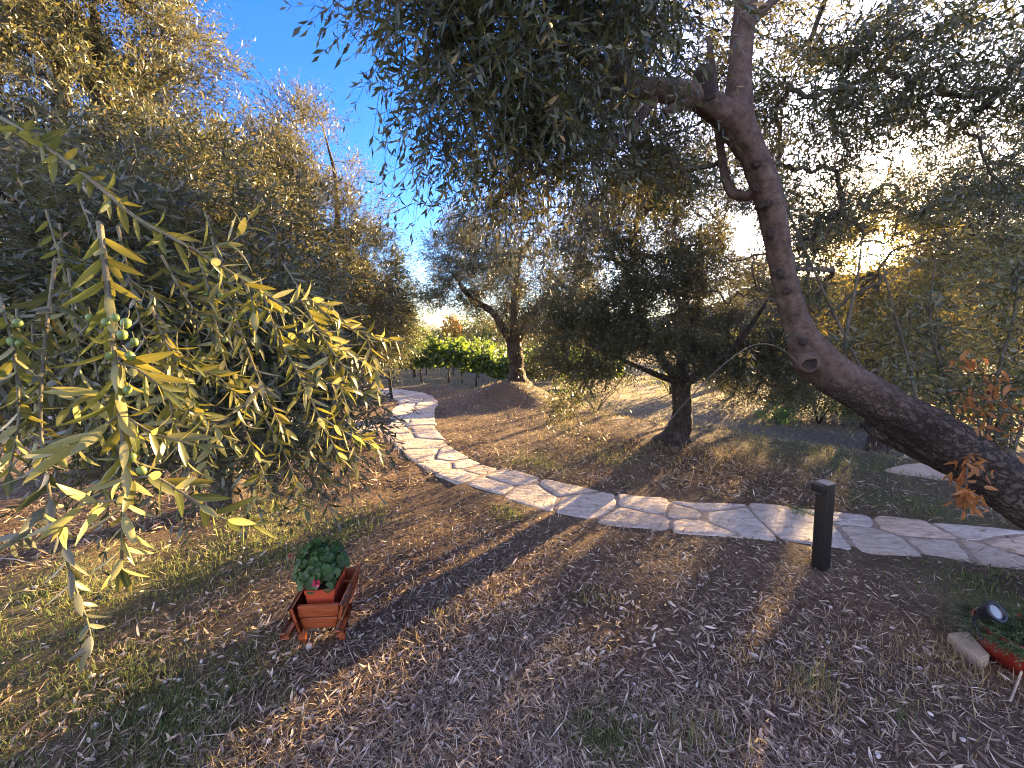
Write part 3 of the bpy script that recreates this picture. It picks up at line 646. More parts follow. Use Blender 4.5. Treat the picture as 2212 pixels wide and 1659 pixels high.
# the short tree in the middle of the picture
b = hz(2.29, 5.22)
olive_tree(b, 'short round olive tree with a dark trunk casting a long shadow to the flagstone path', [
    ([b + [-.07, -.02, -.10], b + [0, 0, .06], b + [.05, 0, .30], b + [.04, .02, .62], b + [.0, .05, .95]], [.27, .19, .135, .125, .12]),
    ([b + [.0, .05, .85], b + [-.28, .0, 1.15], b + [-.55, -.05, 1.6], b + [-.75, .0, 2.2]], [.075, .06, .045, .02]),
    ([b + [.0, .05, .9], b + [.15, .12, 1.4], b + [.25, .1, 2.0], b + [.2, .1, 2.9]], [.08, .065, .05, .02]),
    ([b + [.02, .05, .72], b + [.32, -.05, 1.0], b + [.7, -.1, 1.35], b + [1.05, -.1, 1.9]], [.06, .05, .035, .02]),
    ([b + [.0, .05, .8], b + [-.4, .1, .95], b + [-.85, .15, 1.15], b + [-1.2, .15, 1.3]], [.05, .035, .025, .012])],
    [((2.15, 5.35, 2.45), (1.60, 1.3, 1.45), 1.0), ((1.10, 5.25, 1.22), (.78, .75, .78), 1.4), ((3.30, 5.35, 1.25), (.85, .75, .80), 1.4), ((2.2, 5.5, 1.2), (.9, .7, .5), .8), ((2.6, 4.8, 1.25), (.7, .35, .42), 1.0)],
    520, 27, 101, clump_r=.17, holes=-.28, gap=.8)
# the bigger tree on the mound behind it
b = hz(.12, 9.75)
olive_tree(b, 'large old olive tree on top of the earth mound in front of the vineyard', [
    ([b + [.02, 0, -.12], b + [0, 0, .10], b + [-.02, 0, .42], b + [-.06, 0, .85], b + [-.05, .02, 1.15]], [.36, .23, .185, .19, .17]),
    ([b + [-.10, 0, .95], b + [-.38, -.05, 1.4], b + [-.62, -.1, 1.75], b + [-1.15, -.1, 2.1], b + [-1.6, -.1, 2.7]], [.13, .10, .085, .06, .03]),
    ([b + [-.04, 0, 1.05], b + [-.08, .05, 1.6], b + [-.05, .1, 2.2], b + [.1, .1, 3.2]], [.12, .095, .075, .03]),
    ([b + [.02, .02, 1.0], b + [.28, .0, 1.5], b + [.62, -.05, 2.0], b + [1.2, -.1, 2.7]], [.11, .08, .065, .03])],
    [((.05, 9.75, 3.25), (2.15, 1.9, 1.5), 1.0), ((-1.35, 9.7, 2.55), (.85, 1.0, .65), 1.0), ((1.55, 9.4, 1.75), (1.1, 1.1, 1.15), 1.3), ((.9, 9.0, 1.9), (.9, .6, .7), .8), ((.85, 9.9, 1.5), (.65, .7, .7), .7)],
    400, 30, 202, leaf=(.075, .018), clump_r=.26, length=(.28, .5), gap=.6, holes=-.45, hf=1.2)
# the sunlit trees on the left
b = hz(-2.95, 5.75)
olive_tree(b, 'tall olive tree on the left, golden in the sun, pointed tip against blue sky', [
    ([b + [0, 0, -.1], b + [0, 0, .2], b + [.05, 0, .8], b + [.1, 0, 1.3]], [.22, .15, .12, .10]),
    ([b + [.08, 0, 1.1], b + [.3, -.1, 1.8], b + [.5, -.2, 2.6], b + [.55, -.2, 3.6], b + [.45, -.2, 4.2]], [.08, .06, .05, .03, .012]),
    ([b + [.08, 0, 1.2], b + [-.2, -.1, 2.0], b + [-.4, -.2, 3.0], b + [-.4, -.2, 3.8]], [.08, .06, .04, .015])],
    [((-2.72, 5.35, 2.75), (1.10, 1.2, 1.25), 1.0), ((-2.35, 5.30, 1.75), (.78, .9, .95), 1.2), ((-2.62, 5.3, 3.85), (.55, .6, .60), 1.3), ((-3.5, 5.5, 3.0), (.9, 1.0, 1.4), .8)],
    430, 30, 303, clump_r=.19, gap=.6, up=.55, wild=.5, holes=-.4)
b = hz(-4.6, 4.3)
olive_tree(b, 'towering olive tree at the left with pale gold crown cut by the top edge', [
    ([b + [0, 0, -.1], b + [0, 0, .3], b + [.1, 0, 1.0], b + [.3, -.1, 1.8]], [.26, .19, .16, .13]),
    ([b + [.25, -.1, 1.6], b + [.5, -.3, 2.5], b + [.8, -.5, 3.4], b + [.9, -.5, 4.4]], [.10, .08, .06, .03]),
    ([b + [.25, -.1, 1.7], b + [.2, -.3, 2.8], b + [.4, -.4, 3.8], b + [.5, -.4, 4.9]], [.10, .08, .06, .03]),
    ([b + [.2, -.1, 1.4], b + [.8, -.6, 1.9], b + [1.3, -.9, 2.3]], [.07, .05, .02])],
    [((-4.05, 3.75, 3.55), (1.35, 1.2, 1.35), 1.0), ((-3.75, 3.9, 4.6), (1.0, 1.0, .9), 1.0), ((-3.1, 3.9, 2.6), (.75, .9, .85), 1.1), ((-4.3, 3.5, 2.2), (1.2, 1.1, 1.2), .8)],
    480, 30, 404, clump_r=.19, gap=.6, up=.55, wild=.5, holes=-.4)
b = hz(-3.5, 9.6)
olive_tree(b, 'dark olive tree half hidden behind the tall golden one', [
    ([b + [0, 0, -.1], b + [0, 0, .4], b + [.05, 0, 1.2]], [.2, .13, .10]), ([b + [.05, 0, 1.1], b + [.1, 0, 2.0], b + [.05, 0, 3.2]], [.08, .05, .02])],
    [((-3.35, 9.4, 2.7), (.95, 1.0, 1.35), 1.0), ((-2.9, 9.3, 1.8), (.55, .7, .8), 1)], 150, 26, 505, leaf=(.08, .02), clump_r=.26, length=(.25, .45), leaf_m='darkbush')
b = hz(-3.7, 14.5)
olive_tree(b, 'thin pale young tree beyond the dark olive, sky showing through it', [
    ([b + [0, 0, -.1], b + [.02, 0, 1.0], b + [0, 0, 2.2], b + [.05, 0, 3.0]], [.07, .05, .035, .012])],
    [((-3.6, 14.4, 2.3), (.75, .7, .75), 1.0)], 42, 5, 606, leaf=(.09, .022), clump_r=.25, length=(.25, .45), leaf_m='bush', holes=-.2)
# trees on the right, in front of the sun
def right_tree(x, y, label, h, seed, rad, envs, n, per, **kw):
    b = hz(x, y); cx, cy_ = envs[0][0][0], envs[0][0][1]
    k = np.array([cx - x, cy_ - y, 0])
    return olive_tree(b, label, [([b + [0, 0, -.1], b + [0, 0, .15], b + [.02, 0, h * .5], b + k * .1 + [0, 0, h]], [rad * 1.5, rad, rad * .8, rad * .75]),
        ([b + k * .1 + [0, 0, h * .9], b + k * .4 + [-.35, 0, h * 1.5], b + k * .8 + [-.8, 0, h * 2.2]], [rad * .6, rad * .4, rad * .2]),
        ([b + k * .1 + [0, 0, h * .95], b + k * .4 + [.35, .1, h * 1.6], b + k * .9 + [.8, 0, h * 2.4]], [rad * .6, rad * .4, rad * .2]),
        ([b + k * .1 + [0, 0, h * .95], b + k * .6 + [0, -.1, h * 1.8], b + k + [0, 0, h * 2.9]], [rad * .6, rad * .4, rad * .15])], envs, n, per, seed, **kw)
right_tree(6.0, 6.15, 'dark stubby olive tree seen beneath the leaning trunk, sun setting through its crown', .85, 707, .17, [((5.7, 6.4, 2.75), (1.75, 1.3, 1.35), 1), ((4.9, 6.4, 1.5), (.8, .8, .8), .8), ((6.6, 6.6, 1.35), (.9, .9, .7), .8)], 260, 22, clump_r=.24, holes=-.2, leaf=(.07, .017))
right_tree(6.55, 5.05, 'slender pale trunked olive tree at the right edge behind the orange leaves', 1.5, 808, .075, [((6.5, 5.0, 3.1), (1.5, 1.2, 1.2), 1), ((6.9, 5.0, 1.7), (.9, .8, .7), .7)], 180, 20, clump_r=.22, holes=-.2, leaf=(.065, .016))
right_tree(7.7, 11.2, 'farther olive tree in the dry field between the short round tree and the stubby one', .9, 909, .15, [((7.3, 11.2, 2.2), (1.8, 1.5, 1.7), 1), ((5.9, 11.2, 1.2), (1.0, .9, 1.1), 1)], 190, 24, clump_r=.3, leaf=(.09, .024), length=(.3, .5), holes=-.25)
right_tree(9.6, 10.2, 'olive tree beyond the slender one, low in front of the wooded hill', .9, 911, .16, [((9.5, 10.2, 2.1), (2.0, 1.6, 1.6), 1)], 150, 22, clump_r=.32, leaf=(.09, .024), length=(.3, .5), holes=-.2)
right_tree(12.0, 7.4, 'olive tree at the far right edge in the dry field', .9, 913, .17, [((11.8, 7.4, 2.2), (1.9, 1.8, 1.6), 1)], 150, 22, clump_r=.32, leaf=(.09, .024), length=(.3, .5), holes=-.25)
right_tree(8.6, 15.5, 'most distant olive tree of the dry field, under the hill crest', 1.0, 915, .2, [((8.6, 15.5, 2.3), (2.8, 2.0, 2.0), 1)], 150, 22, clump_r=.4, leaf=(.13, .034), length=(.4, .6), holes=-.3)

right_tree(9.6, 12.6, 'dense olive tree behind the stubby one, dark against the hill', .8, 917, .2, [((9.5, 12.6, 1.9), (1.7, 1.5, 1.6), 1), ((8.2, 12.6, 1.0), (.9, .9, .8), .6)], 170, 22, clump_r=.35, leaf=(.10, .027), length=(.3, .55), holes=-.5, gap=.8)
right_tree(12.6, 13.2, 'dense olive tree in line with the sun, second from the hill', .8, 918, .2, [((12.6, 13.2, 1.6), (1.9, 1.6, 1.4), 1)], 170, 22, clump_r=.35, leaf=(.10, .027), length=(.3, .55), holes=-.5, gap=.8)
right_tree(15.5, 10.5, 'dense low olive tree under the right end of the hill', .8, 919, .2, [((15.5, 10.5, 1.8), (2.2, 2.0, 1.6), 1)], 170, 22, clump_r=.38, leaf=(.12, .03), length=(.3, .55), holes=-.5, gap=.8)

# ------------------------------------------------------------------ the leaning olive tree
def lean():
    rng = np.random.default_rng(77)
    base = hz(3.35, 1.95)
    t = thing('olive_tree', base, 'leaning olive tree with a thick bent trunk rising from the right edge and overhanging branches', 'tree')
    K = lambda px, py, y, w: (P(px, py, y), w * (.78 if py < 740 else .94) / 2 / 832 * y / math.sqrt(1 + ((px - 1106) / 832) ** 2 * (.95 if py < 740 else .55)))
    tr = [(base + [.15, 0, -.15], .30), (base + [-.05, 0, .12], .22), K(2330, 1180, 1.95, 160), K(2205, 1075, 1.95, 148), K(2080, 980, 1.98, 140), K(1960, 905, 2.0, 128), K(1850, 838, 2.03, 108), K(1768, 782, 2.06, 106), K(1722, 700, 2.08, 86), K(1697, 610, 2.10, 76), K(1678, 510, 2.12, 74), K(1660, 425, 2.14, 80), K(1628, 335, 2.16, 76), K(1592, 265, 2.18, 92), K(1590, 215, 2.19, 84)]
    mb = MB(); c = tube(mb, [q[0] for q in tr], [q[1] for q in tr], 36, 190, .085, 8, 0, True, 5, .045)
    trunk = mb.build('trunk', M['bark_lean'], t)
    wood = [c[126:]]
    def br(pix, seed, sides=12, rough=.09):
        q = [K(*p) for p in pix]; m = MB(); cc = tube(m, [a[0] for a in q], [a[1] for a in q], sides, len(q) * 7, rough, 10, 0, True, seed, .03); m.build('branch', M['bark_lean'], t); wood.append(cc[4:]); return cc
    br([(1588, 240, 2.19, 80), (1594, 190, 2.19, 70), (1601, 100, 2.18, 62), (1612, 0, 2.16, 60), (1622, -140, 2.1, 52), (1600, -330, 2.0, 36)], 21, 16)
    br([(1600, 268, 2.18, 84), (1560, 245, 2.17, 74), (1508, 212, 2.14, 70), (1440, 196, 2.10, 58), (1372, 188, 2.05, 52), (1318, 150, 1.98, 42), (1235, 112, 1.88, 32), (1120, 85, 1.78, 22), (1010, 75, 1.70, 12)], 22, 16)
    br([(1418, 200, 2.09, 30), (1392, 240, 2.06, 26), (1355, 288, 2.02, 24), (1295, 318, 1.98, 20), (1225, 345, 1.94, 16), (1140, 390, 1.9, 11), (1050, 450, 1.88, 6)], 23)
    br([(1505, 215, 2.14, 34), (1470, 228, 2.10, 30), (1432, 244, 2.05, 18)], 24)
    br([(1372, 190, 2.05, 30), (1340, 205, 2.0, 24), (1270, 200, 1.9, 18), (1150, 215, 1.78, 12), (1000, 240, 1.7, 7)], 25)
    br([(1645, 412, 2.15, 34), (1606, 424, 2.22, 30), (1578, 412, 2.27, 26), (1562, 360, 2.3, 23), (1553, 290, 2.33, 21), (1546, 200, 2.36, 18), (1530, 80, 2.4, 14)], 26)
    br([(1612, 60, 2.17, 30), (1700, -20, 2.2, 24), (1840, -90, 2.3, 18), (2000, -120, 2.4, 10)], 27)
    br([(1622, -80, 2.1, 30), (1480, -160, 1.9, 22), (1300, -220, 1.7, 14)], 28)
    q = [K(1880, 915, 2.08, 40), K(1900, 928, 2.08, 56), K(1960, 962, 2.08, 60), K(2050, 1005, 2.05, 66), K(2140, 1035, 2.0, 70)]
    m = MB(); tube(m, [a[0] for a in q], [a[1] for a in q], 16, 30, .12, 12, 0, True, 31, .05); tag(m.build('stub', M['bark'], t), 'short sawn off limb lying along the underside of the trunk')
    q = [K(1525, 222, 2.13, 56), K(1520, 190, 2.12, 54), K(1518, 160, 2.11, 50), K(1516, 148, 2.11, 38)]
    m = MB(); tube(m, [a[0] for a in q], [a[1] for a in q], 14, 16, .2, 16, 0, True, 32, .05); m.build('stub', M['knot'], t)
    # scars and knots on the side of the trunk towards the path
    def knot(px, py, y, rx, rz, big=False):
        rx, rz = rx * .72, rz * .75; p = P(px, py, y); ci = c[np.argmin(np.linalg.norm(np.cross(c - CAM, unit(p - CAM)), axis=1))]
        i = int(np.argmin(np.linalg.norm(c - ci, axis=1))); tg = unit(c[min(i + 1, len(c) - 1)] - c[i - 1])
        v = unit(CAM - p); v = unit(v - tg * (v @ tg)); sd = np.cross(tg, v)
        rad_ = float(np.interp(i, np.linspace(0, 189, len(tr)), [q[1] for q in tr])); m = MB(); a = np.linspace(0, 2 * np.pi, 20, endpoint=False)
        prof = [(1.5, -.5), (1.25, .10), (1.05, .42), (.82, .46), (.62, .16), (.35, -.22), (.1, -.3)] if big else [(1.3, -.5), (1.05, -.05), (.8, .09), (.5, .04), (.3, -.03), (.1, -.05)]
        rings = []
        for rr, hh in prof:
            wob = 1 + .07 * np.sin(a * 3 + px) + .06 * np.sin(a * 5 + py) + .04 * np.sin(a * 9)
            rings.append(p + (sd[None] * (np.cos(a) * rr * rx * wob)[:, None] + tg[None] * (np.sin(a) * rr * rz * wob)[:, None]) + v * hh * min(rx, rz) + (v[None] * (np.sqrt(np.maximum(rad_ ** 2 - (np.cos(a) * rr * rx * wob) ** 2, 0)) - rad_)[:, None]))
        V = np.concatenate(rings); k = 20; ii = np.arange(len(prof) - 1)[:, None] * k; j = np.arange(k)[None]
        F = np.stack([ii + j, ii + (j + 1) % k, ii + k + (j + 1) % k, ii + k + j], -1).reshape(-1, 4)
        ns_ = 20 * 3 if big else 0; m.add(V, F[:ns_] if big else F, 1 if big else 0); (m.f.append(F[ns_:]), m.m.append(np.zeros(len(F) - ns_, np.int32))) if big else None; m.add(np.vstack([rings[-1], rings[-1].mean(0)]), np.array([[x, (x + 1) % k, k] for x in range(k)]))
        m.build('knot', [M['knot'], M['bark_lean']], trunk)
    def front(px, py):
        """depth of the trunk's near face there"""
        d = ray(px, py); dd = np.linalg.norm(np.cross(c - CAM, unit(d)), axis=1); i = int(dd.argmin()); rad = np.interp(i, np.linspace(0, 189, len(tr)), [q[1] for q in tr])
        return c[i][1] - math.sqrt(max(rad ** 2 - dd[i] ** 2, 0)) * .96
    for px, py, rx, rz, bg_ in ((1748, 786, .058, .052, True), (1664, 503, .020, .030, False), (1686, 590, .022, .028, False), (1700, 628, .022, .020, False), (1635, 352, .026, .022, False), (1626, 292, .026, .022, False), (1650, 440, .05, .022, False), (1735, 738, .022, .024, False), (1632, 405, .018, .026, False)):
        knot(px, py, front(px, py), rx, rz, bg_)
    # suckers shooting up from the trunk
    def sucker(pix, w0, seed, leafy=(14, .26), lm='olive', droop=.25):
        r2 = np.random.default_rng(seed); q = [P(*p) for p in pix]; m = MB()
        cc = tube(m, q, np.linspace(w0, w0 * .35, len(q)), 6, len(q) * 6, .04, 10, 1, True, seed)
        n = leafy[0] * 3; k = r2.integers(len(cc) // 5, len(cc), n)
        O = cc[k]; D = unit(r2.normal(size=(n, 3)) * .8 + unit(cc[-1] - cc[0]) * .5)
        kp = gap_keep(O, r2); sprays(m, O[kp], D[kp], r2.uniform(.12, leafy[1], kp.sum()), 6, .058, .0135, r2, droop, 2, .85, .0014, 0, 1)
        return m.build('sucker', [M[lm], M['twig']], t)
    sucker([(1812, 850, 2.0), (1832, 700, 2.0), (1852, 600, 2.02), (1862, 510, 2.05)], .010, 1, (9, .25))
    sucker([(1862, 800, 2.2), (1795, 665, 2.25), (1742, 545, 2.3), (1690, 420, 2.35), (1660, 300, 2.4)], .009, 2, (14, .25))
    sucker([(1742, 560, 2.35), (1748, 660, 2.35), (1752, 730, 2.3)], .005, 3, (5, .2))
    sucker([(1985, 905, 2.05), (1962, 780, 2.1), (1925, 650, 2.15), (1900, 540, 2.2)], .009, 4, (16, .28))
    sucker([(2070, 960, 2.05), (2045, 830, 2.1), (2010, 700, 2.1), (2020, 560, 2.1)], .009, 5, (18, .28))
    sucker([(2130, 990, 2.0), (2150, 830, 2.0), (2190, 680, 2.0), (2200, 560, 2.0)], .009, 6, (18, .28))
    sucker([(2180, 1000, 1.9), (2230, 850, 1.9), (2270, 700, 1.9)], .008, 8, (16, .28))
    # a thin shoot arching from the big scar to hang in front of the short tree
    sucker([(1738, 800, 2.0), (1690, 755, 1.95), (1630, 745, 1.85), (1560, 790, 1.75), (1480, 870, 1.65), (1430, 930, 1.6)], .0045, 9, (3, .12))
    # dead orange leaves on broken twigs
    def dead(pix, n, seed, spread=.05):
        r2 = np.random.default_rng(seed); q = [P(*p) for p in pix]; m = MB(); cc = tube(m, q, np.linspace(.005, .002, len(q)), 5, len(q) * 6, .05, 10, 1, True, seed)
        O = cc[r2.integers(0, len(cc), n)] + r2.normal(size=(n, 3)) * spread * .4; D = r2.normal(size=(n, 3)) * .6 + np.array([0, 0, -.9])
        leaves(m, O, D, r2.normal(size=(n, 3)), r2.uniform(.04, .065, n), r2.uniform(.014, .022, n), 4, bend=r2.normal(.2, .35, n), fold=.5)
        return tag(m.build('dead_twig', [M['dry'], M['twig']], t), 'withered twig with curled orange leaves')
    dead([(2095, 985, 1.86), (2088, 1020, 1.82), (2085, 1060, 1.80), (2090, 1085, 1.80)], 85, 41, .06)
    dead([(2120, 960, 1.95), (2110, 900, 1.95), (2080, 850, 1.95)], 34, 42, .07)
    dead([(2130, 960, 1.97), (2140, 860, 1.97), (2110, 790, 1.97), (2080, 775, 1.97)], 46, 43, .07)
    dead([(2180, 1000, 1.9), (2185, 900, 1.9), (2160, 820, 1.9)], 34, 44, .07)
    # overhanging crown
    kw = dict(nseg=2, leaf=(.060, .0135), pairs=7, length=(.20, .36), clump_r=.15, twig_r=.0013, min_cam=.75, tip=.0024, cap=.016)
    W = np.concatenate(wood)
    crown(t, [((.06, 1.60, 2.78), (.52, .40, .50), 1.3), ((-.12, 1.50, 2.50), (.26, .28, .24), 1.0)], W, 105, 14, 'olive', rng, droop=.5, up=-.15, seed=3, holes=-.5, hf=2.5, gap=.3, **kw)
    crown(t, [((.80, 2.75, 3.30), (.85, .42, .62), 1.0), ((.02, 2.0, 2.32), (.34, .36, .26), 1.5), ((.50, 2.55, 2.55), (.60, .35, .34), 1.2)], W, 130, 13, 'olive', rng, droop=.5, up=-.1, seed=5, holes=-.45, hf=2.5, gap=.6, **kw)
    crown(t, [((2.0, 2.75, 3.25), (.85, .5, .65), 1), ((2.95, 2.8, 2.65), (.75, .6, .60), 1), ((2.5, 3.1, 2.3), (.7, .5, .42), .7), ((2.9, 2.5, 3.45), (.8, .5, .5), .8)], W, 185, 12, 'olive', rng, droop=.5, up=-.1, seed=4, holes=-.25, hf=2.2, gap=.9, **kw)
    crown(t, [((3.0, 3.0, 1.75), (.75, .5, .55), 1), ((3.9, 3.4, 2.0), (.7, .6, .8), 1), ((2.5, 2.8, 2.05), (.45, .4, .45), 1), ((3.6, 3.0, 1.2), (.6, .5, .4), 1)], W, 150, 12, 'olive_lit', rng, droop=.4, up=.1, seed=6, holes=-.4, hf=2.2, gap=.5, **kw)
    return t
lean()

# ------------------------------------------------------------------ the near olive tree on the left, its fruiting branches close to us
def stem_leaves(mb, c, start, gap, L, W, rng, nseg=6, spread=48, up=.5, keep=.95, droop=.25, tipf=.6):
    """leaf pairs along one stem curve"""
    d = np.concatenate([[0], np.cumsum(np.linalg.norm(np.diff(c, axis=0), axis=1))]); t, n, b = frames(c)
    s = np.arange(start, d[-1], gap); ps, ds, ns, ls = [], [], [], []
    ph = rng.uniform(0, 6.28)
    for k, q in enumerate(s):
        p = np.array([np.interp(q, d, c[:, j]) for j in range(3)]); i = min(int(np.searchsorted(d, q)), len(c) - 1)
        a = ph + (k % 2) * np.pi / 2 + rng.normal() * .3; s0 = n[i] * math.cos(a) + b[i] * math.sin(a)
        for sg in (1, -1):
            if rng.random() > keep: continue
            al = R(spread) * rng.uniform(.7, 1.25)
            ps.append(p); ds.append(t[i] * math.cos(al) + s0 * sg * math.sin(al) + rng.normal(size=3) * .12 + np.array([0, 0, -droop]) * rng.random())
            ns.append(t[i] * math.sin(al) - s0 * sg * math.cos(al) + np.array([0, 0, up]) + rng.normal(size=3) * .25); ls.append(rng.uniform(.75, 1.15) * (1 - (1 - tipf) * (q / d[-1]) ** 3))
    for e in range(2):
        ps.append(c[-1]); ds.append(t[-1] + rng.normal(size=3) * .18); ns.append(n[-1] + rng.normal(size=3) * .2); ls.append(.7)
    ls = np.array(ls); leaves(mb, ps, ds, ns, ls * L, ls ** .5 * W * rng.uniform(.85, 1.2, len(ls)), nseg, bend=rng.normal(.10, .16, len(ls)), fold=.28)
olive_mesh = None
def olive_fruit(p, s, parent):
    global olive_mesh
    if olive_mesh is None:
        m = MB(); prof = [(.001, .0), (.35, -.04), (.62, -.25), (.74, -.6), (.76, -.95), (.68, -1.35), (.48, -1.7), (.2, -1.88), (.001, -1.93)]
        lathe(m, np.array(prof) * .0098, (0, 0, 0), 0, 16); tube(m, [(0, 0, .014), (.001, 0, .006), (0, 0, -.001)], [.0009, .0009, .0012], 5, 6, mat=1)
        o = m.build('olive', [M['olive_fruit'], M['twig_near']], None); olive_mesh = o.data
    else:
        o = bpy.data.objects.new('olive', olive_mesh); COL.objects.link(o)
    o.parent = parent; o.matrix_parent_inverse = parent.matrix_world.inverted()
    o.location = p; o.scale = (s, s, s); o.rotation_euler = (random.uniform(-.4, .4), random.uniform(-.4, .4), random.uniform(0, 6))
def near_tree():
    rng = np.random.default_rng(91); b = hz(-2.62, 3.42)
    t = thing('olive_tree', b, 'fruiting olive tree at the left whose low branches with green olives hang close in front', 'tree')
    m = MB(); wood = []
    for k, (pts, rad) in enumerate([([b + [0, 0, -.1], b + [0, 0, .1], b + [.03, -.02, .5], b + [.02, -.05, .95]], [.22, .15, .12, .12]),
            ([b + [.0, -.05, .85], b + [.35, -.5, 1.25], b + [.7, -1.0, 1.5], b + [1.0, -1.6, 1.55], b + [1.25, -2.1, 1.45]], [.08, .06, .045, .03, .015]),
            ([b + [.0, -.05, .9], b + [.0, -.5, 1.5], b + [.2, -1.2, 2.0], b + [.5, -1.9, 2.2]], [.08, .06, .04, .015]),
            ([b + [.0, -.05, .9], b + [-.5, -.3, 1.5], b + [-.9, -.8, 2.1]], [.07, .05, .02]),
            ([b + [.0, -.05, .8], b + [.7, -.4, 1.0], b + [1.3, -.9, 1.0], b + [1.6, -1.2, .85]], [.06, .045, .03, .012])]):
        c = limb(m, pts, rad, 60 + k * 3); wood.append(c[len(c) // 3:])
    m.build('trunk', M['bark'], t)
    crown(t, [((-2.5, 2.9, 2.1), (1.2, .8, .85), 1), ((-1.75, 1.75, 1.70), (.75, .5, .55), 1.3), ((-1.45, 2.1, 1.30), (.65, .5, .38), 1.3), ((-1.12, 1.55, 1.15), (.40, .4, .26), 1.3), ((-2.4, 2.2, 1.35), (.7, .6, .5), .8)],
          np.concatenate(wood), 400, 16, 'olive', rng, leaf=(.062, .014), pairs=7, length=(.20, .36), nseg=2, clump_r=.15, droop=.35, shell=1.8, holes=-.5, seed=9, twig_r=.0015, up=.05, min_cam=.95, tip=.0028, cap=.02, gap=.4)
    def branch(pix, w0, w1, side, seed, L=.066, W=.0120, fruit=(), gapd=.024, lm='olive_near', start=.03):
        r2 = np.random.default_rng(seed); q = [P(*p) for p in pix]; m = MB()
        c = tube(m, q, np.linspace(w0, w1, len(q)), 8, len(q) * 8, .06, 40, 0, True, seed)
        bo = m.build('branch', M['twig_near'], t)
        f = MB(); stem_leaves(f, c, start, gapd, L, W, r2)
        for pix2 in side:
            q2 = [P(*p) for p in pix2]; c2 = tube(f, q2, np.linspace(w1 * 1.3, w1 * .7, len(q2)), 6, len(q2) * 7, .05, 40, 1, True, seed); stem_leaves(f, c2, .015, .024, L * .95, W, r2)
        f.build('foliage', [M[lm], M['twig_near']], bo)
        for (px, py, y) in fruit: olive_fruit(P(px, py, y) + np.array([0, 0, .009]), r2.uniform(.68, .92), bo)
    branch([(-40, 230, 1.0), (60, 290, .98), (200, 392, .90), (292, 468, .86), (420, 540, .84), (520, 602, .86), (610, 660, .90), (700, 735, .95), (790, 785, 1.0)], .0052, .0016,
           [[(520, 602, .86), (545, 650, .84), (552, 720, .83)], [(420, 540, .84), (500, 520, .86), (540, 470, .88)], [(610, 660, .9), (680, 650, .92), (740, 690, .93)]], 1, fruit=((430, 655, .9), (437, 700, .9)), gapd=.027, L=.070, W=.0138)
    branch([(215, 480, .70), (232, 620, .66), (243, 740, .63), (258, 880, .61), (270, 1010, .60), (266, 1130, .60), (262, 1230, .61)], .0046, .0019,
           [[(258, 890, .61), (330, 935, .60), (420, 960, .60)], [(250, 900, .61), (180, 960, .61), (95, 985, .62)], [(268, 1040, .60), (330, 1030, .6), (395, 1065, .60), (470, 1115, .60), (540, 1135, .61)],
            [(262, 1080, .60), (180, 1090, .6), (140, 1130, .60)], [(246, 780, .63), (300, 800, .62), (350, 840, .62)], [(250, 860, .62), (190, 850, .63), (150, 880, .64)]], 2, .073, .0140,
           fruit=((232, 700, .63), (262, 725, .62), (276, 700, .62), (240, 772, .62), (290, 742, .62), (248, 690, .63), (276, 772, .62), (280, 845, .61), (286, 990, .6), (300, 1020, .6), (266, 725, .61), (195, 690, .64)), gapd=.021)
    branch([(560, 600, .95), (590, 700, .92), (640, 800, .90), (690, 900, .90), (735, 990, .90)], .003, .0014,
           [[(640, 800, .90), (720, 830, .90), (790, 850, .92)], [(690, 900, .9), (740, 930, .9), (800, 960, .92)], [(590, 700, .92), (660, 740, .92), (720, 760, .95)]], 3, .062, .0135)
    branch([(120, 560, .85), (95, 760, .75), (88, 920, .70), (110, 1080, .68), (150, 1230, .68), (195, 1370, .69), (178, 1420, .70)], .0035, .0013,
           [[(110, 1080, .68), (60, 1150, .68), (20, 1180, .69)]], 4, .060, .013, lm='olive')
    branch([(430, 560, 1.05), (455, 640, 1.0), (470, 720, .98), (490, 800, .97), (520, 900, .97), (560, 1000, .98), (590, 1080, .98)], .0032, .0013,
           [[(490, 800, .97), (560, 850, .97), (620, 930, .98)], [(520, 900, .97), (460, 960, .97), (440, 1030, .98)]], 5, .062, .0135,
           fruit=((448, 640, 1.0), (462, 668, .99), (466, 690, .99), (478, 640, 1.0), (455, 715, .98), (470, 740, .98), (486, 735, .98), (440, 690, 1.0), (477, 760, .97), (500, 690, .99), (560, 640, 1.0)))
    branch([(640, 620, 1.15), (720, 690, 1.1), (790, 720, 1.08), (850, 735, 1.06), (885, 752, 1.05)], .0025, .0012, [[(790, 720, 1.08), (810, 790, 1.08), (815, 850, 1.08)]], 6, .062, .014)
    branch([(0, 640, .75), (30, 760, .7), (40, 900, .68), (20, 1020, .66)], .003, .0014, [], 7, .064, .014, fruit=((40, 700, .72), (25, 740, .71), (48, 745, .71)))
    branch([(330, 640, .95), (350, 760, .90), (370, 880, .88), (400, 980, .86), (420, 1060, .86)], .003, .0013, [[(370, 880, .88), (440, 900, .88), (500, 960, .9)], [(350, 760, .9), (420, 790, .92), (480, 830, .94)]], 8, .062, .0135)
    branch([(700, 760, 1.3), (740, 850, 1.25), (760, 930, 1.22), (770, 1010, 1.2)], .0025, .0012, [[(740, 850, 1.25), (690, 930, 1.2), (660, 1000, 1.2)], [(760, 930, 1.22), (800, 950, 1.2), (820, 985, 1.2)]], 9, .062, .0135)
    branch([(560, 880, 1.2), (610, 970, 1.15), (640, 1040, 1.12), (660, 1100, 1.1)], .0025, .0012, [[(610, 970, 1.15), (560, 1030, 1.1), (540, 1090, 1.1)]], 10, .062, .0135)
    r3 = np.random.default_rng(515)
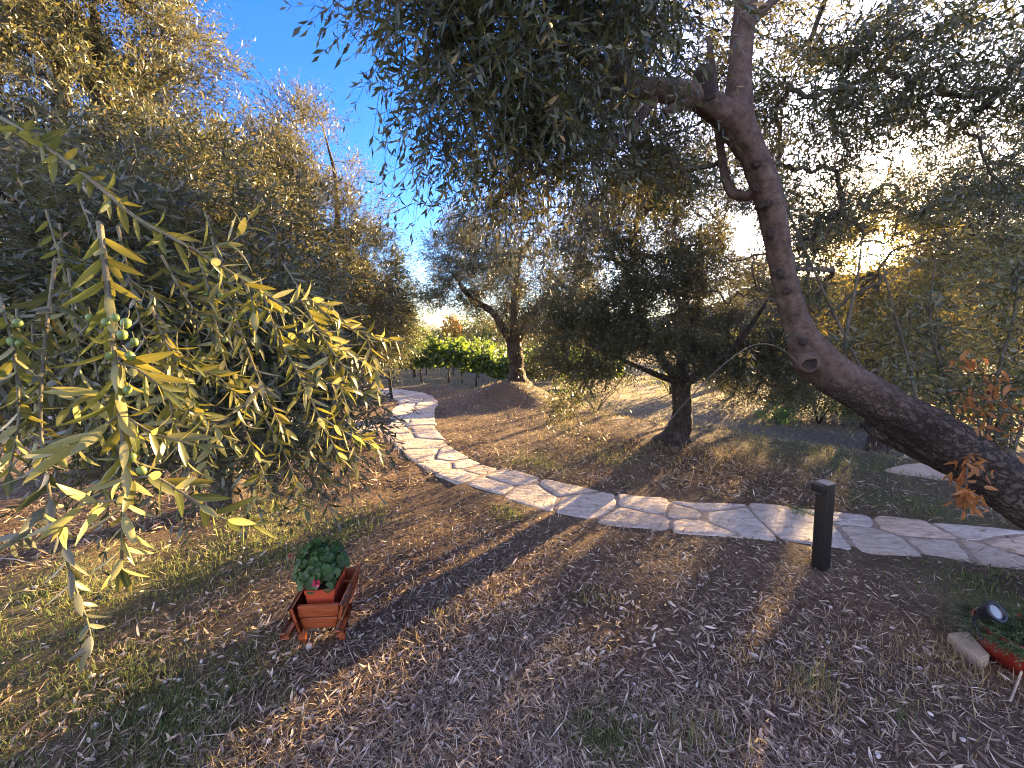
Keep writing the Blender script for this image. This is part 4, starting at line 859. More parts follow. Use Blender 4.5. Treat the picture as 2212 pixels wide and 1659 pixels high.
    for k in range(24):                                        # more hanging shoots between the long ones
        px, py, y = r3.uniform(20, 660), r3.uniform(420, 800), r3.uniform(.85, 1.45)
        dx, dy = r3.uniform(10, 120), r3.uniform(150, 330)
        if px > 480: py = r3.uniform(560, 800); dx = r3.uniform(60, 150)
        pts = [(px, py, y), (px + dx * .3, py + dy * .35, y - .02), (px + dx * .65, py + dy * .7, y - .03), (px + dx, py + dy, y - .03)]
        side = [[pts[1], (pts[1][0] + r3.uniform(30, 70), pts[1][1] + r3.uniform(10, 60), y - .02), (pts[1][0] + r3.uniform(80, 130), pts[1][1] + r3.uniform(30, 110), y - .02)],
                [pts[2], (pts[2][0] - r3.uniform(20, 60), pts[2][1] + r3.uniform(20, 60), y - .03), (pts[2][0] - r3.uniform(40, 100), pts[2][1] + r3.uniform(60, 120), y - .03)]]
        branch(pts, .003, .0012, side, 200 + k, r3.uniform(.056, .066), r3.uniform(.010, .013), gapd=.022, lm='olive_near' if k % 2 else 'olive')
    return t
near_tree()

# ------------------------------------------------------------------ vineyard
VSHAPE = (np.array([0, .18, .45, .75, 1.0]), np.array([.16, .48, .50, .30, .0]))
def make_vine(seed):
    r2 = np.random.default_rng(seed); t = thing('grapevine', (0, 0, 0), None, 'grapevine', 'grapevines of the vineyard')
    m = MB(); c = tube(m, [(0, 0, -.08), (.01, 0, .2), (-.02, .01, .45), (.02, 0, .68), (.03, 0, .8)], [.032, .026, .022, .022, .018], 8, 20, .15, 14, 0, True, seed)
    for sg in (1, -1): tube(m, [(.02, 0, .72), (sg * .25, .02, .84), (sg * .52, 0, .88)], [.016, .011, .006], 6, 10, .1, 12, 0, True, seed)
    m.build('trunk', M['bark'], t)
    f = MB(); n = 520
    p = np.stack([r2.uniform(-.55, .55, n), r2.normal(size=n) * .17, .48 + (r2.beta(1.5, 1.6, n)) * .76], 1)
    p[:, 2] += .12 * np.sin(p[:, 0] * 7 + seed) * (p[:, 2] > 1.0); d = np.stack([r2.normal(size=n), r2.normal(size=n), r2.normal(size=n) * .5 - .5], 1)
    nr = np.stack([r2.normal(size=n) * .5, np.sign(p[:, 1] + r2.normal(size=n) * .1) * .9, r2.uniform(.1, .9, n)], 1)
    leaves(f, p, d, nr, r2.uniform(.085, .14, n), r2.uniform(.09, .14, n), bend=r2.normal(.1, .15, n), fold=.15, shape=VSHAPE)
    for k in range(7):                                          # loose shoots on top
        x = r2.uniform(-.5, .5); cc = tube(f, [(x, 0, 1.0), (x + r2.normal() * .08, r2.normal() * .08, 1.25), (x + r2.normal() * .15, r2.normal() * .15, 1.42)], [.004, .003, .002], 4, 8, mat=1, caps=False)
        q = cc[r2.integers(0, 8, 9)]; leaves(f, q, r2.normal(size=(9, 3)), r2.normal(size=(9, 3)) + [0, 0, .8], .09, .09, shape=VSHAPE)
    f.build('foliage', [M['vine'], M['twig']], t)
    return t
def copy_tree(o, parent=None):
    c = o.copy(); COL.objects.link(c)
    if parent is not None: c.parent = parent
    for ch in list(o.children): copy_tree(ch, c)
    return c
VINES = [make_vine(k + 300) for k in range(4)]
rv = random.Random(4); used = set()
def place_vine(x, y, label):
    k = rv.randrange(4); o = VINES[k] if k not in used else copy_tree(VINES[k]); used.add(k)
    o.location = hz(x, y); o.rotation_euler = (0, 0, .12 + rv.choice((0, math.pi)) + rv.uniform(-.08, .08)); s = rv.uniform(.92, 1.08); o.scale = (s, s, s * rv.uniform(.95, 1.08)); o['label'] = label
    return o
for i in range(10): place_vine(-4.9 + i * .92, 12.6 + i * .13, 'green grapevine in the front row of the vineyard, bare trunk showing below the leaves')
for row in range(1, 5):
    for i in range(11): place_vine(-6.0 - row * .5 + i * (.98 + .05 * row), 12.6 + row * 2.3 + i * .13, 'green grapevine in the vineyard rows behind the front row')
def stake():
    t = thing('vineyard_stake', (0, 0, 0), None, 'stake', 'stakes of the vineyard'); m = MB()
    tube(m, [(0, 0, -.15), (0, 0, .7), (.01, 0, 1.30)], [.018, .018, .016], 8, 10, .04, 9); m.build('shaft', M['bark'], t)
    m = MB(); tube(m, [(.01, 0, 1.295), (.01, 0, 1.33)], [.021, .019], 8, 4); m.build('cap', M['post'], t); return t
st = stake()
for i, x in enumerate((-4.45, -1.7, .15, 1.95)):
    o = st if i == 0 else copy_tree(st); o.location = hz(x, 12.6 + (x + 4.9) / .92 * .13 - .02); o['label'] = 'thin brown wooden stake standing among the front row of grapevines'

# ------------------------------------------------------------------ bushes and far trees
def bush(name, label, cat, x, y, rx, ry, h, n, lm, seed, leaf=(.06, .03), stems=5, group=None, ls=2, base=.15):
    r2 = np.random.default_rng(seed); b = hz(x, y); t = thing(name, b, label, cat, group); f = MB(); s = MB()
    for k in range(stems):
        a = r2.uniform(0, 6.28); tube(s, [b + [0, 0, -.03], b + [math.cos(a) * rx * .3, math.sin(a) * ry * .3, h * .4], b + [math.cos(a) * rx * .7, math.sin(a) * ry * .7, h * .8]], [h * .018, h * .013, h * .006], 5, 9, .1, 6, 0, True, k)
    s.build('stem' if h < 2.5 else 'trunk', M['bark'], t)
    nc = max(10, n // 40); d = unit(r2.normal(size=(nc, 3))) * r2.random((nc, 1)) ** .4; c = np.stack([d[:, 0] * rx, d[:, 1] * ry, (d[:, 2] * .5 + .5) * h * (1 - base) + h * base], 1)
    k = r2.integers(0, nc, n); p = b + c[k] + r2.normal(size=(n, 3)) * np.array([rx, ry, h * .5]) * .17
    p[:, 2] = np.maximum(p[:, 2], H(p[:, 0], p[:, 1]) + .01)
    kp = gap_keep(p, r2, 1.0); p, k = p[kp], k[kp]; n = len(p)
    leaves(f, p, r2.normal(size=(n, 3)) + d[k] * .6, r2.normal(size=(n, 3)) + [0, 0, .6], r2.uniform(.7, 1.2, n) * leaf[0], r2.uniform(.7, 1.2, n) * leaf[1], ls, bend=r2.normal(.1, .15, n))
    f.build('foliage' if h < 2.5 else 'crown', M[lm], t); return t
g1 = G(1690, 917); bush('fern', 'low bright green ferny plant in the dry field below the leaning trunk', 'plant', g1[0], g1[1] + .1, .42, .3, .40, 900, 'fern', 1, (.09, .02), 7, base=.02)
g1 = G(1790, 925); bush('bush', 'yellow green bush beside the low ferny plant, under the bent trunk', 'bush', g1[0] + .1, g1[1] + .4, .75, .5, 1.0, 2600, 'bush', 2, (.06, .03))
g1 = G(1860, 930); bush('bush', 'dull grey brown scrubby bush close behind the sawn off stub', 'bush', g1[0] + .2, g1[1] + .2, .55, .45, .7, 1900, 'darkbush', 3, (.05, .02))
bush('bush', 'leafy yellow green bush low behind the short round tree', 'bush', 1.9, 8.6, .8, .5, .75, 2400, 'bush', 4, (.07, .035))
bush('bush', 'dark bush in the gap between the mound tree and the short tree', 'bush', 1.75, 10.4, .7, .5, 1.1, 2400, 'vine', 5, (.09, .05))
for i, (x, y, rx, h) in enumerate(((3.6, 13.6, .9, 1.0), (5.4, 13.0, 1.0, 1.1), (7.2, 12.4, .9, 1.0), (8.6, 9.6, .9, .95), (6.6, 9.3, .8, .8), (10.2, 8.0, .9, 1.0))):
    bush('bush', ('low scrubby bush among those bordering the dry field below the trees'), 'bush', x, y, rx, rx * .7, h, 2400, 'bush' if i % 2 else 'darkbush', 60 + i, (.085, .035), group='low bushes bordering the dry field')
bush('poplar', 'narrow orange leaved tree beyond the vineyard', 'tree', -4.2, 27, .6, .5, 2.9, 1600, 'autumn', 6, (.22, .14), 3)
bush('far_tree', 'rounded green tree beyond the vineyard, left of the orange one', 'tree', -7.3, 29, 2.2, 1.6, 2.2, 4200, 'vine', 7, (.24, .12), 4)
bush('far_tree', 'pale olive green tree beyond the vineyard, right of the orange one', 'tree', -2.4, 30, 2.0, 1.5, 3.4, 4000, 'bush', 8, (.22, .08), 4)
for i, (x, y, rx, h, lm) in enumerate(((-10.5, 34, 2.6, 2.1, 'darkbush'), (-5.5, 44, 3.5, 2.3, 'darkbush'), (0.8, 34, 2.4, 3.6, 'darkbush'), (4.0, 33, 2.6, 3.8, 'bush'), (8.2, 31, 2.6, 3.0, 'darkbush'), (13, 30, 2.8, 2.8, 'darkbush'), (18, 27, 2.8, 2.4, 'bush'), (22, 21, 2.6, 2.0, 'darkbush'), (-9, 60, 5, 2.5, 'darkbush'), (-2, 62, 5, 4.4, 'darkbush'), (25, 30, 3, 2.8, 'darkbush'), (-15, 30, 2.6, 3.4, 'darkbush'), (-19, 26, 3, 4.0, 'darkbush'))):
    bush('far_tree', 'dark tree of the hedge line that closes the fields in the distance', 'tree', x, y, rx, rx * .8, h, 3400, lm, 20 + i, (.26, .12), 4, 'trees of the distant hedge line')

# ------------------------------------------------------------------ bollard lights
def bollard(p, h, lean_x, rot, label, w=.036):
    t = thing('bollard_light', p, label, 'garden light', 'bollard lights along the path'); t.rotation_euler = (0, lean_x, rot); bpy.context.view_layer.update()
    t.matrix_world; I = np.eye(3)
    m = MB(); box(m, (0, 0, h / 2 - .05), (w, 0, 0), (0, w, 0), (0, 0, h / 2 + .05), bevel=.003); o = m.build('post', M['post']); o.parent = t
    m = MB(); box(m, (-w - .024, 0, h - .024), (.0235, 0, 0), (0, w * .92, 0), (0, 0, .026), bevel=.003); o = m.build('lamp_head', M['post']); o.parent = t
    m = MB(); box(m, (-w - .024, 0, h - .0525), (.017, 0, 0), (0, w * .7, 0), (0, 0, .002)); l = m.build('lens', M['lens']); l.parent = o
    m = MB(); box(m, (0, 0, h + .0035), (w + .001, 0, 0), (0, w + .001, 0), (0, 0, .0035), bevel=.001); o = m.build('cap', M['post_cap']); o.parent = t
M['post_cap'] = simple('sunlit_post_cap', (.22, .21, .18), (.30, .29, .25), 30, .45, .1, .001)  # sunlight on the black post's top, put into a paler colour
g1 = G(1772, 1228); bollard(g1, .60, -.055, .30, 'black square bollard light standing at the near edge of the flagstone path')
g1 = G(846, 862); bollard(g1, .70, -.06, .3, 'black square bollard light at the far bend of the path, before the vineyard')

# ------------------------------------------------------------------ wheelbarrow planter, its flower box and geranium
def wood_box(name, c, ax, ay, az, parent, m='stained_wood', bevel=.003):
    mb = MB(); box(mb, c, ax, ay, az, bevel=bevel); o = mb.build(name, M[m], parent); return o
def planter():
    A, B = Pz(648, 1392, 0), Pz(743, 1386, 0)
    rt = unit(np.array([B[0] - A[0], B[1] - A[1], 0])); ax = np.array([-rt[1], rt[0], 0]); ax = unit(ax - rt * .05); up = np.array([0, 0, 1.0])
    o0 = (A + B) / 2; o0[2] = float(H(o0[0], o0[1])) - .004
    t = thing('wheelbarrow_planter', o0, 'small reddish wooden wheelbarrow planter standing on the dry ground', 'planter')
    wp = lambda r, a, z: o0 + rt * r + ax * a + up * z
    W0, W1, LN = .092, .106, .27                 # half width at floor and rim, length
    Z0, Z1 = .095, .225
    # near and far end boards, two planks each
    for a, tilt in ((0.0, -.10), (LN, .10)):
        nm = 'end_board'
        for z0, z1 in ((Z0, Z0 + .060), (Z0 + .066, Z1 + (.004 if a else 0))):
            zc = (z0 + z1) / 2; f = (zc - Z0) / (Z1 - Z0); w = W0 + (W1 - W0) * f - .004
            e = unit(up + ax * tilt)
            wood_box(nm, wp(0, a + tilt * (zc - Z0), zc), rt * w, np.cross(e, rt) * .009, e * ((z1 - z0) / 2), t)
    # flared side boards
    for sg in (1, -1):
        e = unit(up + rt * sg * .25)
        mb = MB(); box(mb, wp(sg * (W0 + W1) / 2 + sg * .006, LN / 2 - .005, (Z0 + Z1) / 2 + .006), ax * (LN / 2 + .035), np.cross(ax, e) * .009, e * (.070), bevel=.004); mb.build('side_board', M['stained_wood'], t)
        mb = MB(); wood_leg = wp(sg * .098, .014, .068)
        box(mb, wood_leg, rt * .0165, ax * .012, up * .073, bevel=.003); mb.build('leg', M['stained_wood'], t)
        e2 = unit(ax * -1 + rt * sg * .05 + up * -.06)
        s2 = unit(np.cross(e2, up)); mb = MB(); box(mb, wp(sg * .121, -.022, .146), e2 * .088, s2 * .0145, np.cross(s2, e2) * .0125, bevel=.006); mb.build('handle', M['stained_wood'], t)
    mb = MB(); box(mb, wp(0, LN / 2, Z0 + .004), rt * (W0 - .004), ax * (LN / 2 - .012), up * .006); mb.build('floor_board', M['stained_wood'], t)
    # front wheel
    wc = wp(0, LN + .085, .078); mb = MB(); a = np.linspace(0, 2 * np.pi, 29)
    tube(mb, [wc + ax * math.cos(q) * .066 + up * math.sin(q) * .066 for q in a], [.011] * 29, 8, 57, caps=False)
    for k in range(4): q = k * np.pi / 4; box(mb, wc, (ax * math.cos(q) + up * math.sin(q)) * .062, rt * .006, (up * math.cos(q) - ax * math.sin(q)) * .006)
    tube(mb, [wc - rt * .07, wc + rt * .07], [.006, .006], 8, 4); mb.build('wheel', M['stained_wood'], t)
    for sg in (1, -1): mb = MB(); box(mb, wp(sg * .064, LN + .04, .085), ax * .06, rt * .007, up * .010, bevel=.002); mb.build('fork', M['stained_wood'], t)
    # terracotta box standing in it
    b0 = wp(-.008, .03, Z0 + .012); ft = thing('flower_box', b0, 'terracotta coloured plastic flower box standing in the wooden wheelbarrow', 'flower pot')
    bw, bl, bh = .072, .20, .165
    def frustum(name, z0, z1, w0, w1, l0, l1, mt, inner=None, parent=ft):
        mb = MB(); V = []
        for z, w, l in ((z0, w0, l0), (z1, w1, l1)):
            for sr, sa in ((-1, -1), (1, -1), (1, 1), (-1, 1)): V.append(b0 + rt * sr * w + ax * (bl / 2 + sa * l) + up * z)
        F = [[0, 1, 5, 4], [1, 2, 6, 5], [2, 3, 7, 6], [3, 0, 4, 7], [3, 2, 1, 0]]
        if inner:
            for z, k in ((z1, inner), (z1 - .03, inner + .004)):
                for sr, sa in ((-1, -1), (1, -1), (1, 1), (-1, 1)): V.append(b0 + rt * sr * (w1 - k) + ax * (bl / 2 + sa * (l1 - k)) + up * z)
            F += [[4, 5, 9, 8], [5, 6, 10, 9], [6, 7, 11, 10], [7, 4, 8, 11]] + [[8, 9, 13, 12], [9, 10, 14, 13], [10, 11, 15, 14], [11, 8, 12, 15]]
        else: F.append([4, 5, 6, 7])
        mb.add(V, F); return mb.build(name, M[mt], parent, smooth_shade=False)
    frustum('body', 0, bh - .018, bw * .82, bw * .97, bl / 2 * .9, bl / 2 * .97, 'terracotta'); frustum('rim', bh - .020, bh, bw * 1.02, bw * 1.04, bl / 2 * 1.0, bl / 2 * 1.01, 'terracotta', .006)
    frustum('soil', bh - .06, bh - .014, bw * .80, bw * .97, bl / 2 * .85, bl / 2 * .95, 'soil')
    # geranium
    r2 = np.random.default_rng(13); gb = b0 + ax * bl * .5 + up * (bh - .014); gt = thing('geranium', gb, 'bushy dark green geranium with one pink bloom growing in the terracotta box', 'plant')
    ms = MB(); mf = MB(); n = 300
    def round_leaf(c, nrm, r):
        nrm = unit(nrm); u = unit(np.cross(nrm, r2.normal(size=3))); v = np.cross(nrm, u); a = np.linspace(.35, 2 * np.pi - .35, 17)
        rad = r * (1 + .07 * np.cos(a * 7)); rim = c + (u[None] * np.cos(a)[:, None] + v[None] * np.sin(a)[:, None]) * rad[:, None] + nrm * (r * (.16 + .10 * np.cos(a * 7 + 1)))[:, None]
        mid = c + (u[None] * np.cos(a)[:, None] + v[None] * np.sin(a)[:, None]) * (rad * .55)[:, None] + nrm * (r * .02)
        V = np.vstack([c[None], mid, rim]); F3 = [[0, 1 + k, 2 + k] for k in range(16)]; F4 = [[1 + k, 18 + k, 19 + k, 2 + k] for k in range(16)]
        e = mf.n; mf.add(V, F4); mf.f.append(np.array(F3) + e); mf.m.append(np.zeros(16, np.int32))
    for k in range(n):
        d = unit(r2.normal(size=3) * [1, 1, .8]); d[2] = abs(d[2]) * 1.0 - .12; q = r2.random() ** .4
        c = gb + rt * (d[0] * .135 * q - .035) + ax * (d[1] * .145 * q + .035) + up * (.05 + d[2] * .165 * q + .01)
        if c[2] < gb[2] - .03: continue
        round_leaf(c, d + np.array([0, -.25, .7]) + r2.normal(size=3) * .3, r2.uniform(.015, .028))
        if k % 3 == 0: tube(ms, [gb + (c - gb) * .15, gb + (c - gb) * .6 + up * .01, c], [.0035, .0025, .0018], 5, 7, caps=False)
    for rr, aa, zz in ((-.04, -.09, .018), (.045, -.09, .02), (.05, -.06, .03), (-.035, -.07, .03)):
        round_leaf(gb + rt * rr + ax * aa + up * zz, np.array([0, -.7, .7]), .026)
    mf.build('foliage', M['geranium'], gt); ms.build('stem', M['fern'], gt)
    def bloom(p, r, mt, npet):
        mb = MB(); st_ = MB(); d = unit(r2.normal(size=(npet, 3)) + [0, -.3, .5])
        leaves(mb, np.repeat(p[None], npet, 0) + d * r * .25, d, r2.normal(size=(npet, 3)) + up, r * .9, r * .8, 3, bend=.2, fold=-.2, shape=(np.array([0, .35, .75, 1]), np.array([.15, .42, .5, .18])))
        o = mb.build('bloom', M[mt], gt); tube(st_, [gb + rt * (p - gb) @ rt * .4, (gb + p) / 2 + up * .02, p], [.002, .0016, .0014], 5, 7); st_.build('stalk', M['fern'], o)
    bloom(gb + rt * -.012 + ax * -.11 + up * .06, .021, 'petal', 22); bloom(gb + rt * -.165 + ax * -.01 + up * .155, .016, 'witheredpetal', 18)
    return t
planter()

# ------------------------------------------------------------------ red bowl, solar spotlight, slab and stick at the lower right
def red_bowl():
    g = G(2262, 1478); c = np.array([g[0], g[1] + .10, float(H(g[0], g[1])) - .01])
    t = thing('glazed_bowl', c, 'dark red glazed bowl at the right edge holding a spilling green plant', 'flower pot')
    m = MB(); lathe(m, [(.001, 0), (.085, 0), (.10, .012), (.138, .075), (.157, .140), (.162, .172), (.169, .180), (.167, .192), (.156, .192), (.150, .165)], c, 0, 48); m.build('body', M['red_glaze'], t)
    m = MB(); lathe(m, [(.152, .160), (.09, .170), (.001, .175)], c, 0, 32); m.build('soil', M['soil'], t)
    pb = c + [0, 0, .168]; pt = thing('pot_plant', pb, 'low green spiky leaved plant spilling over the red bowl', 'plant'); r2 = np.random.default_rng(3); f = MB()
    n = 420; a = r2.uniform(0, 6.28, n); rr = .165 * np.sqrt(r2.random(n)); O = pb + np.stack([np.cos(a) * rr, np.sin(a) * rr, rr * 0], 1)
    D = np.stack([np.cos(a) * rr * 8, np.sin(a) * rr * 8, .9 - rr * 2.0], 1) + r2.normal(size=(n, 3)) * .3; sprays(f, O, D, r2.uniform(.07, .14, n), 9, .024, .0045, r2, .35, 1, .95, .0012, 0, 1, 55)
    f.build('foliage', [M['rosemary'], M['twig']], pt)
    s = P(2144, 1322, c[1] - .02); sl = thing('solar_spotlight', s, 'round black solar spotlight with a pale lens stuck in the red bowl', 'garden light')
    v = unit(np.array([.05, -.55, .45])); u = unit(np.cross(v, [0, 0, 1])); w = np.cross(u, v)
    def disc(name, prof, mt, parent):
        m = MB(); a = np.linspace(0, 2 * np.pi, 28, endpoint=False); k = 28; V = np.concatenate([s + (u[None] * np.cos(a)[:, None] + w[None] * np.sin(a)[:, None]) * r + v * h for r, h in prof])
        ii = np.arange(len(prof) - 1)[:, None] * k; j = np.arange(k)[None]; m.add(V, np.stack([ii + j, ii + (j + 1) % k, ii + k + (j + 1) % k, ii + k + j], -1).reshape(-1, 4)); return m.build(name, M[mt], parent)
    hd = disc('housing', [(.002, -.055), (.017, -.050), (.033, -.01), (.042, .010), (.044, .018), (.040, .022), (.031, .020), (.029, .008)], 'black_plastic', sl)
    disc('lens', [(.0305, .011), (.016, .013), (.001, .014)], 'lens', hd)
    m = MB(); tube(m, [s - v * .045, s - v * .05 + np.array([0, .02, -.06]), np.array([s[0], s[1] + .02, pb[2] - .02])], [.008, .007, .007], 8, 8); m.build('stake', M['black_plastic'], sl)
    # pale slab leaning on the ground beside the bowl
    q = [Pz(2046, 1366, .03), Pz(2092, 1362, .045), Pz(2140, 1414, .045), Pz(2118, 1424, .035), Pz(2078, 1396, .03)]
    bm = bmesh.new(); vs = [bm.verts.new(p) for p in q] ; f = bm.faces.new(vs)
    ex = bmesh.ops.extrude_face_region(bm, geom=[f]); [setattr(e, 'co', e.co + Vector((0, 0, -.06))) for e in ex['geom'] if isinstance(e, bmesh.types.BMVert)]
    bmesh.ops.recalc_face_normals(bm, faces=bm.faces[:]); bmesh.ops.bevel(bm, geom=bm.edges[:], offset=.006, segments=2, affect='EDGES')
    m = MB(); add_bm(m, bm); o = m.build('stone_slab', M['slab'], None, False); tag(o, 'pale beige stone slab lying beside the red bowl', 'stone')
    m = MB(); tube(m, [P(2207, 1450, 1.55), P(2196, 1480, 1.53), Pz(2182, 1514, .01)], [.0045, .004, .004], 6, 8, .1, 20); tag(m.build('stick', M['slab']), 'thin pale stick poking up from the ground before the red bowl', 'stick')
red_bowl()
# the lone stepping stone in the field and flat pale stones lying about
def loose_stone(pix, rx, ry, h, label, cat='stone', name='stone', m='pebble', seed=0, group=None, rot=None):
    r2 = np.random.default_rng(seed); g = G(*pix); k = r2.integers(6, 9); a = np.sort(r2.uniform(0, 2 * np.pi, k)); a = np.linspace(0, 2 * np.pi, k, endpoint=False) + r2.normal(size=k) * .2
    ro = r2.uniform(0, 3.1) if rot is None else rot; rr = r2.uniform(.8, 1.1, k); x, y = np.cos(a) * rr * rx, np.sin(a) * rr * ry
    X, Y = g[0] + x * math.cos(ro) - y * math.sin(ro), g[1] + x * math.sin(ro) + y * math.cos(ro); z0 = float(H(g[0], g[1])); tl = r2.normal(size=2) * .12
    bm = bmesh.new(); vs = [bm.verts.new((X[i], Y[i], z0 + h + (X[i] - g[0]) * tl[0] + (Y[i] - g[1]) * tl[1])) for i in range(k)]; f = bm.faces.new(vs)
    ex = bmesh.ops.extrude_face_region(bm, geom=[f]); [setattr(e, 'co', Vector((g[0] + (e.co.x - g[0]) * 1.12, g[1] + (e.co.y - g[1]) * 1.12, z0 - .01))) for e in ex['geom'] if isinstance(e, bmesh.types.BMVert)]
    bmesh.ops.recalc_face_normals(bm, faces=bm.faces[:]); bmesh.ops.bevel(bm, geom=bm.edges[:], offset=min(h, rx) * .25, segments=2, affect='EDGES')
    mb = MB(); add_bm(mb, bm); return tag(mb.build(name, M[m], None, False), label, cat, group)
loose_stone((2030, 1032), .42, .30, .03, 'single pale stepping stone lying in the dry field beyond the path', 'stone', 'stepping_stone', 'slab', 3, rot=-.3)
for i, (px, py, rx, ry, h, lb) in enumerate(((315, 1529, .030, .012, .010, 'long white sliver of stone on the bare ground under the lowest olive twig'), (206, 1570, .016, .011, .012, 'small white stone at the lower left edge of the ground'), (452, 1532, .016, .009, .012, 'pale chip of stone between the white sliver and the wheelbarrow'),
        (478, 1448, .015, .011, .011, 'angular pale stone on the dirt left of the wheelbarrow, nearest to its legs'), (490, 1490, .014, .010, .010, 'pale stone midway between the angular stone and the chip'), (262, 1482, .028, .010, .008, 'flat grey stone below the hanging twig tip'),
        (893, 1531, .016, .013, .014, 'pinkish grey stone on the straw in front of the wheelbarrow'), (908, 1497, .013, .011, .011, 'bluish white stone just behind the pinkish one'), (1372, 1553, .020, .014, .014, 'rounded brown grey stone in the middle of the straw'), (1628, 1419, .024, .014, .016, 'dull pink stone beside a tuft of dry grass'),
        (1150, 1310, .016, .011, .010, 'small white stone on the ground to the right of the wheelbarrow'), (996, 1419, .012, .010, .010, 'tiny white stone on the sunlit straw'), (2001, 1407, .030, .012, .012, 'long white stone near the pale slab'), (668, 1402, .020, .014, .026, 'brown pointed stone at the foot of the wheelbarrow'))):
    loose_stone((px, py), rx, ry, h, lb, seed=40 + i, m='pebble')

# ------------------------------------------------------------------ straw, dead leaves, grass and pebbles on the ground
def scatter(n, near, far, rng, half=64, power=1.0):
    """points on the ground in front of us, thinning with distance as they shrink in the picture"""
    u = rng.random(n); r = 1 / (1 / near + (1 / far - 1 / near) * u ** power); a = np.radians(rng.uniform(-half, half, n)); return r * np.sin(a), r * np.cos(a)
def litter():
    rng = np.random.default_rng(21); m = MB()
    for n, near, far, L, W, tilt in ((100000, 1.05, 7.0, (.022, .068), (.0017, .0042), .30), (34000, 4.0, 13.0, (.05, .11), (.005, .012), .35)):
        x, y = scatter(n, near, far, rng)
        dens = vnoise(np.stack([x * 1.6, y * 1.6, x * 0], 1), 8) + .5 * vnoise(np.stack([x * 5, y * 5, x * 0], 1), 9); gm = green_mask(x, y)
        pm = path_mask(x, y); keep = (dens > -.45 + rng.normal(size=n) * .35) & (rng.random(n) > gm * .75) & (~pm | (rng.random(n) < .05))
        x, y, pm = x[keep], y[keep], pm[keep]; k = len(x); a = rng.uniform(0, 6.28, k); z = H(x, y) + rng.uniform(.002, .016, k) + pm * .03
        d = np.stack([np.cos(a), np.sin(a), np.abs(rng.normal(size=k)) * tilt], 1)
        l = rng.uniform(*L, k) * np.where(rng.random(k) < .06, 1.8, 1); leaves(m, np.stack([x, y, z], 1), d, np.stack([rng.normal(size=k) * .6, rng.normal(size=k) * .6, np.ones(k)], 1), l, rng.uniform(*W, k), 2, bend=rng.normal(.1, .35, k), fold=.4)
    x, y = scatter(14000, 1.05, 8.0, rng); keep = ~path_mask(x, y) | (rng.random(14000) < .2); x, y = x[keep], y[keep]; k = len(x)          # fallen olive leaves
    a = rng.uniform(0, 6.28, k); leaves(m, np.stack([x, y, H(x, y) + rng.uniform(.004, .014, k) + path_mask(x, y) * .03], 1), np.stack([np.cos(a), np.sin(a), rng.normal(size=k) * .2], 1), np.stack([rng.normal(size=k) * .5, rng.normal(size=k) * .5, np.ones(k)], 1), rng.uniform(.035, .06, k), rng.uniform(.008, .013, k), 3, bend=rng.normal(0, .3, k), fold=.5)
    tag(m.build('litter', M['litter']), 'dry straw and fallen olive leaves covering the earth', 'litter', kind='stuff')
litter()
